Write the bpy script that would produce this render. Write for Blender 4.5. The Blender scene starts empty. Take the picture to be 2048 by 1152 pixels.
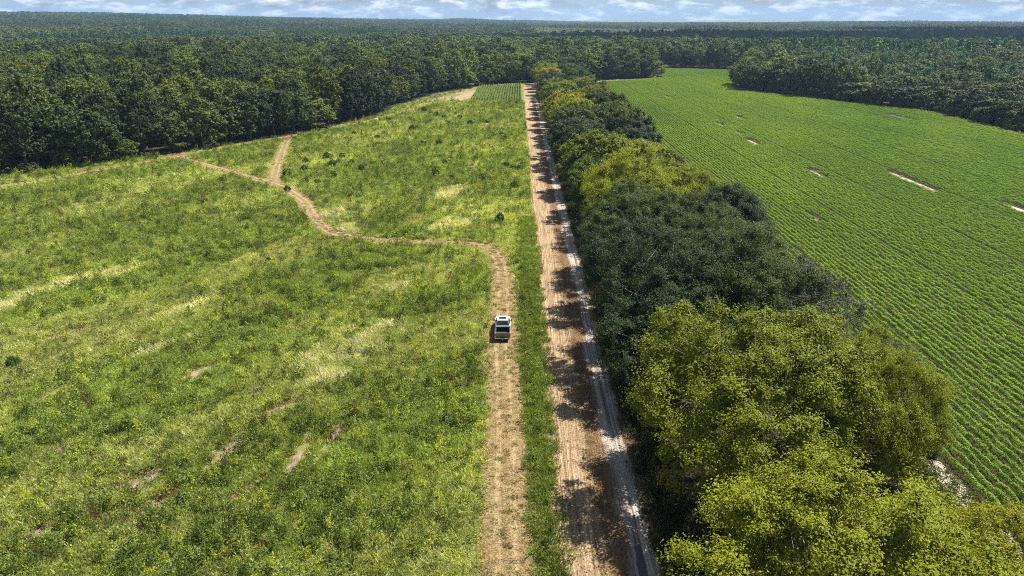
import bpy, bmesh, math, random
import numpy as np
from mathutils import Vector, Matrix, Euler

scene = bpy.context.scene
COL = scene.collection
R_ = math.radians

# ------------------------------------------------------------------ camera
CAM = Vector((0.0, 0.0, 36.0))
PITCH, YAW, FPX = R_(21.37), R_(0.55), 1365.0
cam_data = bpy.data.cameras.new('camera')
cam_data.sensor_width = 36.0
cam_data.lens = 24.0
cam_data.clip_start = 0.5
cam_data.clip_end = 60000.0
cam = bpy.data.objects.new('camera', cam_data)
COL.objects.link(cam)
cam.location = CAM
cam.rotation_euler = (math.pi / 2 - PITCH, 0, YAW)
scene.camera = cam

# ------------------------------------------------------------------ sky, sun, exposure
SUN_AZ, SUN_EL = R_(58.0), R_(57.0)          # azimuth clockwise from +Y
SUN_DIR = Vector((math.sin(SUN_AZ) * math.cos(SUN_EL), math.cos(SUN_AZ) * math.cos(SUN_EL), math.sin(SUN_EL)))
world = bpy.data.worlds.new('World')
scene.world = world
world.use_nodes = True
wn, wl = world.node_tree.nodes, world.node_tree.links
wn.clear()
w_out = wn.new('ShaderNodeOutputWorld')
w_bg = wn.new('ShaderNodeBackground')
w_bg.inputs['Strength'].default_value = 0.05
sky = wn.new('ShaderNodeTexSky')
sky.sky_type = 'NISHITA'
sky.sun_disc = False
sky.sun_elevation = SUN_EL
sky.sun_rotation = SUN_AZ
sky.altitude = 50
sky.air_density = 1.0
sky.dust_density = 1.6
sky.ozone_density = 1.5
tc = wn.new('ShaderNodeTexCoord')
sep = wn.new('ShaderNodeSeparateXYZ')
wl.new(tc.outputs['Generated'], sep.inputs[0])


def wmath(op, a, b=None):
    n = wn.new('ShaderNodeMath')
    n.operation = op
    for i, v in enumerate((a, b)):
        if v is None:
            continue
        if isinstance(v, (int, float)):
            n.inputs[i].default_value = v
        else:
            wl.new(v, n.inputs[i])
    return n.outputs[0]


# cumulus layer: directions projected on a gently curved cloud deck
zz = wmath('ADD', wmath('MAXIMUM', sep.outputs['Z'], 0.0), 0.28)
cx = wmath('DIVIDE', sep.outputs['X'], zz)
cy = wmath('DIVIDE', sep.outputs['Y'], zz)
comb = wn.new('ShaderNodeCombineXYZ')
wl.new(cx, comb.inputs[0])
wl.new(cy, comb.inputs[1])
n1 = wn.new('ShaderNodeTexNoise')
n1.inputs['Scale'].default_value = 5.2
n1.inputs['Detail'].default_value = 7.0
n1.inputs['Roughness'].default_value = 0.56
n1.inputs['Distortion'].default_value = 0.25
wl.new(comb.outputs[0], n1.inputs['Vector'])
cov = wn.new('ShaderNodeValToRGB')
cov.color_ramp.elements[0].position = 0.53
cov.color_ramp.elements[1].position = 0.66
lowsky = wmath('MULTIPLY', wmath('POWER', 2.718, wmath('MULTIPLY', wmath('MAXIMUM', sep.outputs['Z'], 0.0), -14.0)), 0.25)
wl.new(wmath('ADD', n1.outputs['Fac'], lowsky), cov.inputs[0])
tone = wn.new('ShaderNodeValToRGB')           # grey bases, white sunlit heads
tone.color_ramp.elements[0].position = 0.48
tone.color_ramp.elements[0].color = (4.6, 5.3, 5.7, 1)
tone.color_ramp.elements[1].position = 0.63
tone.color_ramp.elements[1].color = (14.0, 13.8, 13.5, 1)
n2 = wn.new('ShaderNodeTexNoise')
n2.inputs['Scale'].default_value = 6.6
n2.inputs['Detail'].default_value = 6.0
n2.inputs['Roughness'].default_value = 0.6
off = wn.new('ShaderNodeVectorMath')
off.operation = 'ADD'
off.inputs[1].default_value = (3.7, 1.3, 5.0)
wl.new(comb.outputs[0], off.inputs[0])
wl.new(off.outputs[0], n2.inputs['Vector'])
wl.new(n2.outputs['Fac'], tone.inputs[0])
mixw = wn.new('ShaderNodeMixRGB')
wl.new(cov.outputs['Color'], mixw.inputs[0])
wl.new(sky.outputs['Color'], mixw.inputs[1])
wl.new(tone.outputs['Color'], mixw.inputs[2])
wl.new(mixw.outputs[0], w_bg.inputs['Color'])
wl.new(w_bg.outputs[0], w_out.inputs['Surface'])

sun_data = bpy.data.lights.new('sun', 'SUN')
sun_data.energy = 5.0
sun_data.angle = R_(0.53)
sun_data.color = (1.0, 0.955, 0.88)
sun = bpy.data.objects.new('sun', sun_data)
COL.objects.link(sun)
sun.rotation_euler = SUN_DIR.to_track_quat('Z', 'Y').to_euler()
sun.location = (300, 150, 400)

vs = scene.view_settings
vs.view_transform = 'Standard'
vs.look = 'None'
vs.gamma = 1.0
vs.exposure = 1.12
vs.use_curve_mapping = False
scene.render.engine = 'CYCLES'
cyc = scene.cycles
cyc.max_bounces = 6
cyc.diffuse_bounces = 2
cyc.glossy_bounces = 2
cyc.transmission_bounces = 3
cyc.transparent_max_bounces = 4
cyc.volume_bounces = 0
cyc.caustics_reflective = False
cyc.caustics_refractive = False
cyc.sample_clamp_indirect = 4.0
cyc.use_denoising = False
cyc.filter_width = 1.0

# ------------------------------------------------------------------ helpers
rng = np.random.default_rng(11)
rnd = random.Random(5)


def tag(o, label=None, cat=None, group=None, kind=None):
    if label:
        o['label'] = label
    if cat:
        o['category'] = cat
    if group:
        o['group'] = group
    if kind:
        o['kind'] = kind
    return o


def empty(name, loc, rz=0.0):
    o = bpy.data.objects.new(name, None)
    COL.objects.link(o)
    o.location = loc
    o.rotation_euler = (0, 0, rz)
    o.empty_display_size = 0.5
    return o


def link(name, me, parent=None, loc=(0, 0, 0)):
    o = bpy.data.objects.new(name, me)
    COL.objects.link(o)
    o.location = loc
    if parent is not None:
        o.parent = parent
    return o


def mesh_np(name, v, faces, mats=(), smooth=False, face_attr=None, uv=None):
    """v (n,3); faces: list of (m,k) int arrays with the same k each."""
    me = bpy.data.meshes.new(name)
    v = np.asarray(v, np.float32)
    me.vertices.add(len(v))
    me.vertices.foreach_set('co', v.ravel())
    idx, start, tot, s = [], [], [], 0
    for f in faces:
        f = np.asarray(f, np.int32)
        if not len(f):
            continue
        k = f.shape[1]
        idx.append(f.ravel())
        start.append(s + np.arange(len(f)) * k)
        tot.append(np.full(len(f), k))
        s += f.size
    idx, start, tot = np.concatenate(idx), np.concatenate(start), np.concatenate(tot)
    me.loops.add(len(idx))
    me.loops.foreach_set('vertex_index', idx.astype(np.int32))
    me.polygons.add(len(start))
    me.polygons.foreach_set('loop_start', start.astype(np.int32))
    me.polygons.foreach_set('use_smooth', np.full(len(start), smooth, bool))
    if uv is not None:
        l = me.uv_layers.new(name='UVMap')
        l.data.foreach_set('uv', np.asarray(uv, np.float32)[idx].ravel())
    if face_attr:
        for k, a in face_attr.items():
            at = me.attributes.new(k, 'FLOAT', 'FACE')
            at.data.foreach_set('value', np.asarray(a, np.float32))
    for m in mats:
        me.materials.append(m)
    me.update(calc_edges=True)
    me.validate()
    return me


def hash2(ix, iy, seed):
    h = (ix.astype(np.int64) * 374761393 + iy.astype(np.int64) * 668265263 + seed * 974711) & 0xffffffff
    h = ((h ^ (h >> 13)) * 1274126177) & 0xffffffff
    return ((h ^ (h >> 16)) & 0xffff) / 65535.0


def vnoise(x, y, seed=0):
    ix, iy = np.floor(x), np.floor(y)
    fx, fy = x - ix, y - iy
    fx, fy = fx * fx * (3 - 2 * fx), fy * fy * (3 - 2 * fy)
    a, b = hash2(ix, iy, seed), hash2(ix + 1, iy, seed)
    c, d = hash2(ix, iy + 1, seed), hash2(ix + 1, iy + 1, seed)
    return (a * (1 - fx) + b * fx) * (1 - fy) + (c * (1 - fx) + d * fx) * fy


def fbm(x, y, seed=0, oct=4):
    x, y = np.asarray(x, float), np.asarray(y, float)
    t, amp, s = 0.0, 1.0, 0.0
    for i in range(oct):
        t = t + amp * vnoise(x * 2 ** i + 17.3 * i, y * 2 ** i - 9.1 * i, seed + i)
        s += amp
        amp *= 0.5
    return t / s


def sstep(a, b, x):
    t = np.clip((np.asarray(x, float) - a) / (b - a), 0, 1)
    return t * t * (3 - 2 * t)


def in_poly(x, y, poly):
    x, y = np.asarray(x, float), np.asarray(y, float)
    c = np.zeros(x.shape, bool)
    n = len(poly)
    for i in range(n):
        x1, y1 = poly[i]
        x2, y2 = poly[(i + 1) % n]
        if y1 == y2:
            continue
        c ^= ((y1 > y) != (y2 > y)) & (x < (x2 - x1) * (y - y1) / (y2 - y1) + x1)
    return c


def dist_line(x, y, pts):
    d = np.full(np.shape(x), 1e9)
    for (x1, y1), (x2, y2) in zip(pts[:-1], pts[1:]):
        dx, dy = x2 - x1, y2 - y1
        t = np.clip(((x - x1) * dx + (y - y1) * dy) / (dx * dx + dy * dy), 0, 1)
        d = np.minimum(d, np.hypot(x - x1 - t * dx, y - y1 - t * dy))
    return d


_fw = np.array([-math.sin(YAW) * math.cos(PITCH), math.cos(YAW) * math.cos(PITCH), -math.sin(PITCH)])
_rt = np.array([math.cos(YAW), math.sin(YAW), 0.0])
_up = np.cross(_rt, _fw)


def in_view(x, y, z, margin=0.04):
    """True for ground positions the photograph's frame takes in (used to skip what nobody sees)."""
    v = np.stack([np.asarray(x, float), np.asarray(y, float), np.asarray(z, float) - 36.0], -1)
    Z = v @ _fw
    u, w = (v @ _rt) / np.maximum(Z, 1e-3) * FPX / 1024, (v @ _up) / np.maximum(Z, 1e-3) * FPX / 576
    return (Z > 5) & (np.abs(u) < 1 + margin) & (np.abs(w) < 1 + margin * 2)


# ------------------------------------------------------------------ materials
class NT:
    def __init__(s, name):
        s.m = bpy.data.materials.new(name)
        s.m.use_nodes = True
        s.n, s.l = s.m.node_tree.nodes, s.m.node_tree.links
        s.n.clear()
        s.out = s.n.new('ShaderNodeOutputMaterial')

    def node(s, t, **kw):
        n = s.n.new(t)
        for k, v in kw.items():
            setattr(n, k, v)
        return n

    def set(s, sock, v):
        if isinstance(v, (int, float)):
            sock.default_value = v
        elif isinstance(v, tuple):
            sock.default_value = v if len(v) == len(sock.default_value) else v + (1,)
        else:
            s.l.new(v, sock)

    def math(s, op, a, b=None, clamp=False):
        n = s.node('ShaderNodeMath', operation=op, use_clamp=clamp)
        s.set(n.inputs[0], a)
        if b is not None:
            s.set(n.inputs[1], b)
        return n.outputs[0]

    def noise(s, vec, scale, detail=3.0, rough=0.55, dist=0.0):
        n = s.node('ShaderNodeTexNoise')
        s.l.new(vec, n.inputs['Vector'])
        n.inputs['Scale'].default_value = scale
        n.inputs['Detail'].default_value = detail
        n.inputs['Roughness'].default_value = rough
        n.inputs['Distortion'].default_value = dist
        return n.outputs['Fac']

    def ramp(s, fac, stops):
        n = s.node('ShaderNodeValToRGB')
        cr = n.color_ramp
        while len(cr.elements) < len(stops):
            cr.elements.new(0.5)
        for e, (p, c) in zip(cr.elements, stops):
            e.position = p
            e.color = (c, c, c, 1) if isinstance(c, (int, float)) else tuple(c) + (1,)
        s.l.new(fac, n.inputs[0])
        return n.outputs['Color']

    def mix(s, fac, a, b, mode='MIX'):
        n = s.node('ShaderNodeMixRGB', blend_type=mode)
        s.set(n.inputs[0], fac)
        s.set(n.inputs[1], a)
        s.set(n.inputs[2], b)
        return n.outputs[0]

    def mapping(s, vec, scale):
        n = s.node('ShaderNodeMapping')
        s.l.new(vec, n.inputs['Vector'])
        n.inputs['Scale'].default_value = scale
        return n.outputs[0]

    def principled(s, color, rough=0.8, spec=0.3, metal=0.0, normal=None, coat=0.0):
        n = s.node('ShaderNodeBsdfPrincipled')
        s.set(n.inputs['Base Color'], color)
        s.set(n.inputs['Roughness'], rough)
        n.inputs['Specular IOR Level'].default_value = spec
        n.inputs['Metallic'].default_value = metal
        n.inputs['Coat Weight'].default_value = coat
        if normal is not None:
            s.l.new(normal, n.inputs['Normal'])
        s.l.new(n.outputs[0], s.out.inputs['Surface'])
        return n

    def bump(s, h, strength=0.5, distance=0.05):
        n = s.node('ShaderNodeBump')
        n.inputs['Strength'].default_value = strength
        n.inputs['Distance'].default_value = distance
        s.l.new(h, n.inputs['Height'])
        return n.outputs[0]

    def coords(s, which='Object'):
        return s.node('ShaderNodeTexCoord').outputs[which]

    def world_pos(s):
        return s.node('ShaderNodeNewGeometry').outputs['Position']


def leaf_material(name, translucency=0.3, spread=0.55, gloss=0.2, rough=0.55, warm=(1.18, 1.06, 0.6)):
    """Leaf colour = the plant's own tint (per plant), varied leaf by leaf."""
    t = NT(name)
    a = t.node('ShaderNodeAttribute', attribute_type='INSTANCER', attribute_name='tint')
    lv = t.node('ShaderNodeAttribute', attribute_type='GEOMETRY', attribute_name='lv')
    k = t.math('ADD', t.math('MULTIPLY', lv.outputs['Fac'], spread), 1.0 - spread * 0.5)
    col = t.mix(1.0, a.outputs['Color'], k, 'MULTIPLY')
    warmer = t.mix(1.0, col, warm, 'MULTIPLY')
    col = t.mix(t.ramp(lv.outputs['Fac'], [(0.55, 0.0), (1.0, 0.75)]), col, warmer)
    d = t.node('ShaderNodeBsdfPrincipled')
    t.set(d.inputs['Base Color'], col)
    d.inputs['Roughness'].default_value = rough
    d.inputs['Specular IOR Level'].default_value = gloss
    tr = t.node('ShaderNodeBsdfTranslucent')
    trc = t.mix(1.0, col, (1.35, 1.4, 0.55), 'MULTIPLY')
    t.set(tr.inputs['Color'], trc)
    ms = t.node('ShaderNodeMixShader')
    ms.inputs[0].default_value = translucency
    t.l.new(d.outputs[0], ms.inputs[1])
    t.l.new(tr.outputs[0], ms.inputs[2])
    t.l.new(ms.outputs[0], t.out.inputs['Surface'])
    return t.m


M_LEAF = leaf_material('tree_leaves', 0.22)
M_GRASS = leaf_material('grass_blades', 0.42, spread=0.7, gloss=0.15, rough=0.7)
M_CROP = leaf_material('crop_leaves', 0.2, spread=0.35, gloss=0.08, warm=(1.15, 1.05, 0.7))


def bark_material(name, a, b):
    t = NT(name)
    c = t.coords()
    n = t.noise(t.mapping(c, (2.0, 2.0, 0.5)), 3.0, 4)
    t.principled(t.ramp(n, [(0.3, a), (0.7, b)]), 0.9, 0.2, normal=t.bump(n, 0.6, 0.05))
    return t.m


M_BARK = bark_material('bark', (0.07, 0.055, 0.04), (0.22, 0.19, 0.155))
M_BARK_PALE = bark_material('pale_bark', (0.16, 0.145, 0.12), (0.42, 0.39, 0.34))


def soil_material(name, stops, scale=0.6, fine=9.0, bump=0.5):
    t = NT(name)
    p = t.world_pos()
    a = t.noise(p, scale, 5, 0.6)
    f = t.noise(p, fine, 4, 0.65)
    k = t.math('ADD', t.math('MULTIPLY', a, 0.6), t.math('MULTIPLY', f, 0.4))
    t.principled(t.ramp(k, stops), 0.95, 0.1, normal=t.bump(f, bump, 0.08))
    return t.m


# ------------------------------------------------------------------ the lie of the land
def terrain(x, y):
    x, y = np.asarray(x, float), np.asarray(y, float)
    d = np.hypot(x, y)
    ang = np.arctan2(x, np.maximum(y, 1.0))
    r = sstep(600, 4200, d)
    left = sstep(0.12, -0.62, ang)
    far = sstep(4500, 9500, d)
    n = fbm(x / 1500.0, y / 1500.0, 31, 4) - 0.5
    z = r * (6.0 + 50.0 * left + 26.0 * n) + far * (18.0 + 55.0 * n + 10.0 * left)
    z += far * 34 * np.exp(-((ang + 0.075) / 0.035) ** 2)
    return z


# outline of the big clearing (both fields, the road and the windrow): wood stands outside it
CLEARING = [(-178, 100), (-150, 138), (-128, 165.7), (-119.6, 178.1), (-111.4, 187.1), (-99.8, 199.5), (-90.8, 213),
            (-79.1, 230), (-69.3, 249), (-57.5, 280), (-56.2, 319), (-44.3, 375), (-22.9, 420), (-2, 443), (14, 447),
            (16, 452), (40, 456), (53.1, 467), (89.8, 480), (94, 500), (104, 592), (172.5, 568), (180, 562),
            (124, 404), (123, 397), (138.2, 376), (157, 336), (176.5, 303), (176, 270), (173.5, 239), (182, 200),
            (215, 140), (260, 60), (260, -60), (-260, -60), (-230, 40)]

# ------------------------------------------------------------------ ground sheet (to the horizon)
def ground():
    def axis(lo, hi, fine, n):
        s = np.linspace(-1, 1, n)
        a = np.sign(s) * (fine * np.abs(s) + (1 - fine) * np.abs(s) ** 4)
        return np.where(a < 0, -a * lo, a * hi)
    xs = axis(-13000, 13000, 0.05, 261)
    ys = axis(-1500, 14500, 0.06, 301)
    X, Y = np.meshgrid(xs, ys)
    Z = terrain(X, Y)
    v = np.stack([X.ravel(), Y.ravel(), Z.ravel()], 1)
    ny, nx = X.shape
    i = (np.arange(ny - 1)[:, None] * nx + np.arange(nx - 1)[None, :]).ravel()
    f = np.stack([i, i + 1, i + 1 + nx, i + nx], 1)
    t = NT('weedy_field_ground')
    p = t.world_pos()
    big = t.noise(p, 0.035, 4, 0.6)
    mid = t.noise(p, 0.45, 5, 0.62, 0.4)
    fin = t.noise(p, 5.5, 5, 0.7)
    grass = t.ramp(fin, [(0.30, (0.04, 0.05, 0.012)), (0.5, (0.14, 0.145, 0.04)), (0.72, (0.26, 0.25, 0.08))])
    dry = t.ramp(fin, [(0.3, (0.13, 0.11, 0.04)), (0.55, (0.27, 0.23, 0.09)), (0.75, (0.42, 0.36, 0.17))])
    soil = t.ramp(fin, [(0.3, (0.12, 0.075, 0.05)), (0.5, (0.33, 0.235, 0.165)), (0.75, (0.44, 0.33, 0.23))])
    c = t.mix(t.ramp(big, [(0.42, 0.0), (0.66, 0.8)]), grass, dry)
    c = t.mix(t.ramp(t.math('ADD', t.math('MULTIPLY', mid, 0.75), t.math('MULTIPLY', big, 0.25)),
                     [(0.54, 0.0), (0.62, 0.85)]), c, soil)
    t.principled(c, 0.95, 0.08, normal=t.bump(fin, 0.7, 0.12))
    return tag(link('ground', mesh_np('ground', v, [f], [t.m], True)), 'open grassy ground running out to the horizon', 'ground', kind='structure')


ground()


def sheet(name, poly, z, mat, label, cat='ground', kind='structure', sub=None):
    """A flat sheet with an irregular outline."""
    bm = bmesh.new()
    pts = []
    n = len(poly)
    for i in range(n):
        a, b = Vector(poly[i]), Vector(poly[(i + 1) % n])
        k = max(1, int((b - a).length / (sub or 1.2)))
        for j in range(k):
            q = a.lerp(b, j / k)
            pts.append((q.x + rnd.uniform(-.25, .25) * (sub or 1.2) * 0.5, q.y + rnd.uniform(-.25, .25) * (sub or 1.2) * 0.5, z))
    bm.faces.new([bm.verts.new(q) for q in pts])
    bmesh.ops.triangulate(bm, faces=bm.faces[:])
    bmesh.ops.recalc_face_normals(bm, faces=bm.faces[:])
    me = bpy.data.meshes.new(name)
    bm.to_mesh(me)
    bm.free()
    if me.polygons and me.polygons[0].normal.z < 0:
        me.flip_normals()
    me.materials.append(mat)
    return tag(link(name, me), label, cat, kind=kind)


# floor of the wood round the clearing: dark litter
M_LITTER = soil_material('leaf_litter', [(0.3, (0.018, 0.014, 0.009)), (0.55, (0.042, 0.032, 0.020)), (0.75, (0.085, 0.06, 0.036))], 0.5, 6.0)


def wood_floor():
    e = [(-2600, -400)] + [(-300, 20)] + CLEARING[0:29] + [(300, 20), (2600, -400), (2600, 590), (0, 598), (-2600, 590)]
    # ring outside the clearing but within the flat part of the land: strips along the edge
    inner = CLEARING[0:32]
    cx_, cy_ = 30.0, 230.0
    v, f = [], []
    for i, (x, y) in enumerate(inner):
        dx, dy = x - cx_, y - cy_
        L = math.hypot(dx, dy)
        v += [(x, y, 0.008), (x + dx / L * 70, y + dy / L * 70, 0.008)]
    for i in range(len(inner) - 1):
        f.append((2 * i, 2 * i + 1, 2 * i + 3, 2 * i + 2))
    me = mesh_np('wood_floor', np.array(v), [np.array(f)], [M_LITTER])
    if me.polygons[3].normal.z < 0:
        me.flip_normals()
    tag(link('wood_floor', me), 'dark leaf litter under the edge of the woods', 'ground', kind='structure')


wood_floor()
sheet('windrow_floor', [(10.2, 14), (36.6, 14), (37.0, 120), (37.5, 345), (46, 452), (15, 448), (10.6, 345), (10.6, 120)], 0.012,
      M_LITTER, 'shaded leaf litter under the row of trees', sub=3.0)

# soil of the crop field, sand painted dark to stand for the shade between rows
M_SHADED_SAND = soil_material('crop_soil', [(0.3, (0.018, 0.016, 0.008)), (0.5, (0.045, 0.036, 0.018)), (0.7, (0.08, 0.064, 0.036))], 0.4, 7.0, 0.4)
CROP = [(37.0, 14), (37.3, 120), (37.8, 340), (47, 440), (53, 452), (88, 473), (97, 500), (108, 584), (172, 560), (170, 545),
        (120.5, 398), (120.5, 394), (136, 372), (154.5, 333), (173.5, 301), (173, 269), (170.5, 238), (178, 200),
        (205, 140), (240, 60), (240, 14)]
sheet('crop_field', CROP, 0.006, M_SHADED_SAND, 'sandy soil of the green crop field, darkened for shade between rows', 'field', sub=2.0)
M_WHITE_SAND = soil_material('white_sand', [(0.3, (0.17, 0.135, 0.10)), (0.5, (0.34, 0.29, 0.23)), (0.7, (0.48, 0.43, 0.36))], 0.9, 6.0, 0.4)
sheet('sandy_headland', [(35.0, 34), (36.8, 34), (37.1, 43), (37.0, 52), (36.3, 60), (35.7, 54), (35.2, 46)], 0.018, M_WHITE_SAND,
      'pale bare sand margin between the windrow and the crop', 'path', sub=0.8)
sheet('field_headland', [(46.5, 446), (52.5, 455.5), (70, 462), (90, 474), (97, 489), (95, 492), (88, 477), (68, 465.5), (50, 459.5), (45, 450)], 0.018,
      M_WHITE_SAND, 'pale sandy headland in front of the far wood', 'path', sub=1.5)
sheet('wood_edge_sand', [(119.4, 399), (121.2, 391.5), (136, 371.2), (147, 350), (147.4, 351.5), (136.6, 373), (122.4, 395.5), (122.6, 405), (120.6, 405)], 0.02,
      M_WHITE_SAND, 'pale sandy strip along the right wood edge', 'path', sub=1.5)


# ------------------------------------------------------------------ sandy road and tracks
def strip(name, pts, half, z, mat, step=0.8, jitter=0.22, seed=0):
    """A ribbon along pts; half = width function(arc length) giving (left,right); UV = metres across, metres along."""
    P = [Vector((a, b)) for a, b in pts]
    # resample with Catmull-Rom
    dense = []
    for i in range(len(P) - 1):
        p0, p1, p2, p3 = P[max(i - 1, 0)], P[i], P[i + 1], P[min(i + 2, len(P) - 1)]
        k = max(1, int((p2 - p1).length / step))
        for j in range(k):
            u = j / k
            dense.append(0.5 * ((2 * p1) + (p2 - p0) * u + (2 * p0 - 5 * p1 + 4 * p2 - p3) * u * u + (3 * p1 - p0 - 3 * p2 + p3) * u ** 3))
    dense.append(P[-1])
    r = random.Random(seed)
    v, uv, s = [], [], 0.0
    m = 7
    for i, q in enumerate(dense):
        t = (dense[min(i + 1, len(dense) - 1)] - dense[max(i - 1, 0)]).normalized()
        nrm = Vector((t.y, -t.x))
        if i:
            s += (q - dense[i - 1]).length
        hl, hr = half(s)
        for j in range(m):
            w = -hl + (hl + hr) * j / (m - 1)
            if j in (0, m - 1):
                w += r.gauss(0, jitter)
            a = q + nrm * w
            v.append((a.x, a.y, z))
            uv.append((w, s))
    n = len(dense)
    f = [(i * m + j, i * m + j + 1, (i + 1) * m + j + 1, (i + 1) * m + j) for i in range(n - 1) for j in range(m - 1)]
    me = mesh_np(name, np.array(v), [np.array(f)], [mat], uv=np.array(uv))
    if me.polygons[0].normal.z < 0:
        me.flip_normals()
    return link(name, me), [(q.x, q.y) for q in dense]


def road_material():
    t = NT('sandy_road')
    uv = t.coords('UV')
    sp = t.node('ShaderNodeSeparateXYZ')
    t.l.new(uv, sp.inputs[0])
    p = t.world_pos()
    wob = t.math('MULTIPLY', t.math('SUBTRACT', t.noise(p, 0.16, 4), 0.5), 2.2)
    x = t.math('ADD', sp.outputs['X'], wob)
    fine = t.noise(p, 6.5, 5, 0.7)
    med = t.noise(p, 1.3, 4, 0.6)
    rut = t.noise(t.mapping(uv, (3.6, 0.11, 1.0)), 1.0, 5, 0.7, 1.1)
    rut2 = t.noise(t.mapping(uv, (2.2, 0.05, 1.0)), 1.0, 3, 0.6, 0.4)
    k = t.math('ADD', t.math('MULTIPLY', fine, 0.5), t.math('MULTIPLY', rut, 0.5))
    tan = t.ramp(k, [(0.38, (0.085, 0.052, 0.028)), (0.48, (0.295, 0.20, 0.112)), (0.60, (0.52, 0.39, 0.24))])
    stub = t.ramp(fine, [(0.34, (0.05, 0.028, 0.014)), (0.5, (0.18, 0.108, 0.055)), (0.68, (0.34, 0.24, 0.13))])
    white = t.ramp(k, [(0.36, (0.20, 0.16, 0.12)), (0.5, (0.44, 0.385, 0.32)), (0.65, (0.64, 0.59, 0.52))])
    weed = t.ramp(fine, [(0.35, (0.04, 0.05, 0.015)), (0.6, (0.22, 0.21, 0.08))])
    # across the road (metres from its middle): ploughed sand | brown stubble | rutted white sand | litter
    c = t.mix(t.ramp(t.math('MULTIPLY', t.math('ADD', x, 4.0), 0.125), [(0.40, 0.0), (0.47, 1.0)]), tan, stub)
    wf = t.ramp(t.math('MULTIPLY', t.math('ADD', x, 4.0), 0.125), [(0.60, 0.0), (0.66, 1.0), (0.83, 1.0), (0.88, 0.0)])
    wf = t.math('MULTIPLY', wf, t.ramp(rut2, [(0.36, 0.15), (0.5, 1.0)]))
    c = t.mix(wf, c, white)
    c = t.mix(t.ramp(t.math('ADD', t.math('MULTIPLY', med, 0.7), t.math('MULTIPLY', fine, 0.3)), [(0.59, 0.0), (0.69, 0.85)]), c, stub)
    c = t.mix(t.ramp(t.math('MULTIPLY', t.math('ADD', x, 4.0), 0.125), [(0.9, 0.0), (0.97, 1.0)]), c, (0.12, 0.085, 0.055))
    h = t.math('ADD', t.math('MULTIPLY', rut, 1.0), t.math('MULTIPLY', fine, 0.35))
    t.principled(c, 0.95, 0.1, normal=t.bump(h, 1.0, 0.35))
    return t.m


ROAD_X0, ROAD_X1 = 3.0, 11.0
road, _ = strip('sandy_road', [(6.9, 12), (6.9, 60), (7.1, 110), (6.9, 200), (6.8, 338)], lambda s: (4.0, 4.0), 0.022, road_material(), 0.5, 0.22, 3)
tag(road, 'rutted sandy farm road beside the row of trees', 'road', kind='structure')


def straw_track_material(name, green=0.0, seed=0.0):
    t = NT(name)
    uv = t.coords('UV')
    sp = t.node('ShaderNodeSeparateXYZ')
    t.l.new(uv, sp.inputs[0])
    p = t.world_pos()
    fine = t.noise(p, 7.5, 5, 0.72)
    fine2 = t.noise(p, 3.0, 4, 0.65)
    big = t.noise(p, 0.12 + seed, 3, 0.6)
    st = t.noise(t.mapping(uv, (3.2, 0.12, 1.0)), 1.0, 4, 0.6, 0.5)
    a = t.ramp(fine, [(0.36, (0.055, 0.04, 0.018)), (0.48, (0.20, 0.145, 0.065)), (0.66, (0.38, 0.29, 0.15))])
    b = t.ramp(fine, [(0.36, (0.08, 0.042, 0.022)), (0.5, (0.24, 0.145, 0.075)), (0.68, (0.38, 0.26, 0.145))])
    g = t.ramp(fine, [(0.3, (0.05, 0.062, 0.015)), (0.5, (0.19, 0.19, 0.05)), (0.7, (0.36, 0.33, 0.12))])
    c = t.mix(t.ramp(big, [(0.48, 0.0), (0.62, 0.9)]), a, b)
    # two pressed wheel lines, paler
    ax = t.math('ABSOLUTE', t.math('ADD', sp.outputs['X'], t.math('MULTIPLY', t.math('SUBTRACT', big, 0.5), 0.6)))
    wheel = t.ramp(t.math('MULTIPLY', t.math('ABSOLUTE', t.math('SUBTRACT', ax, 0.62)), 1.0), [(0.12, 1.0), (0.32, 0.0)])
    wheel = t.math('MULTIPLY', wheel, t.ramp(st, [(0.38, 0.2), (0.55, 1.0)]))
    c = t.mix(t.math('MULTIPLY', wheel, 0.75), c, t.ramp(fine, [(0.3, (0.24, 0.18, 0.09)), (0.7, (0.46, 0.36, 0.20))]))
    gf = t.ramp(t.math('ADD', t.math('MULTIPLY', fine2, 0.5), t.math('MULTIPLY', big, 0.5)), [(0.50 - green * 0.3, 0.0), (0.62 - green * 0.3, 0.75)])
    edge = t.ramp(ax, [(0.75, 0.0), (1.0, 0.6)])
    c = t.mix(t.math('MAXIMUM', t.math('MULTIPLY', gf, 0.4 + green * 0.6), t.math('MULTIPLY', gf, edge)), c, g)
    t.principled(c, 0.95, 0.08, normal=t.bump(t.math('ADD', fine, t.math('MULTIPLY', st, 0.5)), 0.9, 0.12))
    return t.m


TRACK = [(-98.5, 194.5), (-82.2, 180.4), (-66.3, 166.3), (-55.7, 156.5), (-46.6, 143.7), (-40.0, 129.7), (-34.7, 120.5), (-28.1, 115.8),
         (-20.7, 114.0), (-13.7, 113.7), (-8.0, 112.6), (-4.6, 109.6), (-2.95, 103), (-2.3, 95), (-2.1, 87.4), (-1.8, 72.0), (-1.2, 56.0), (-0.95, 45.0),
         (-0.75, 37.0), (-0.5, 14)]
BRANCH = [(-56.5, 156.5), (-59.5, 164), (-62.9, 175.4), (-69.4, 200.6), (-76.5, 228.0)]
MARGIN = [(-150, 118), (-120.3, 154.9), (-111.3, 168.8), (-99.0, 190.2), (-86.8, 213.5), (-75.1, 231.4), (-57.2, 268.1), (-44.1, 312.8), (-33.6, 344.0)]


def track_half(s):
    w = 1.75 + 0.35 * float(sstep(112, 142, s))
    return (w, w)


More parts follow.
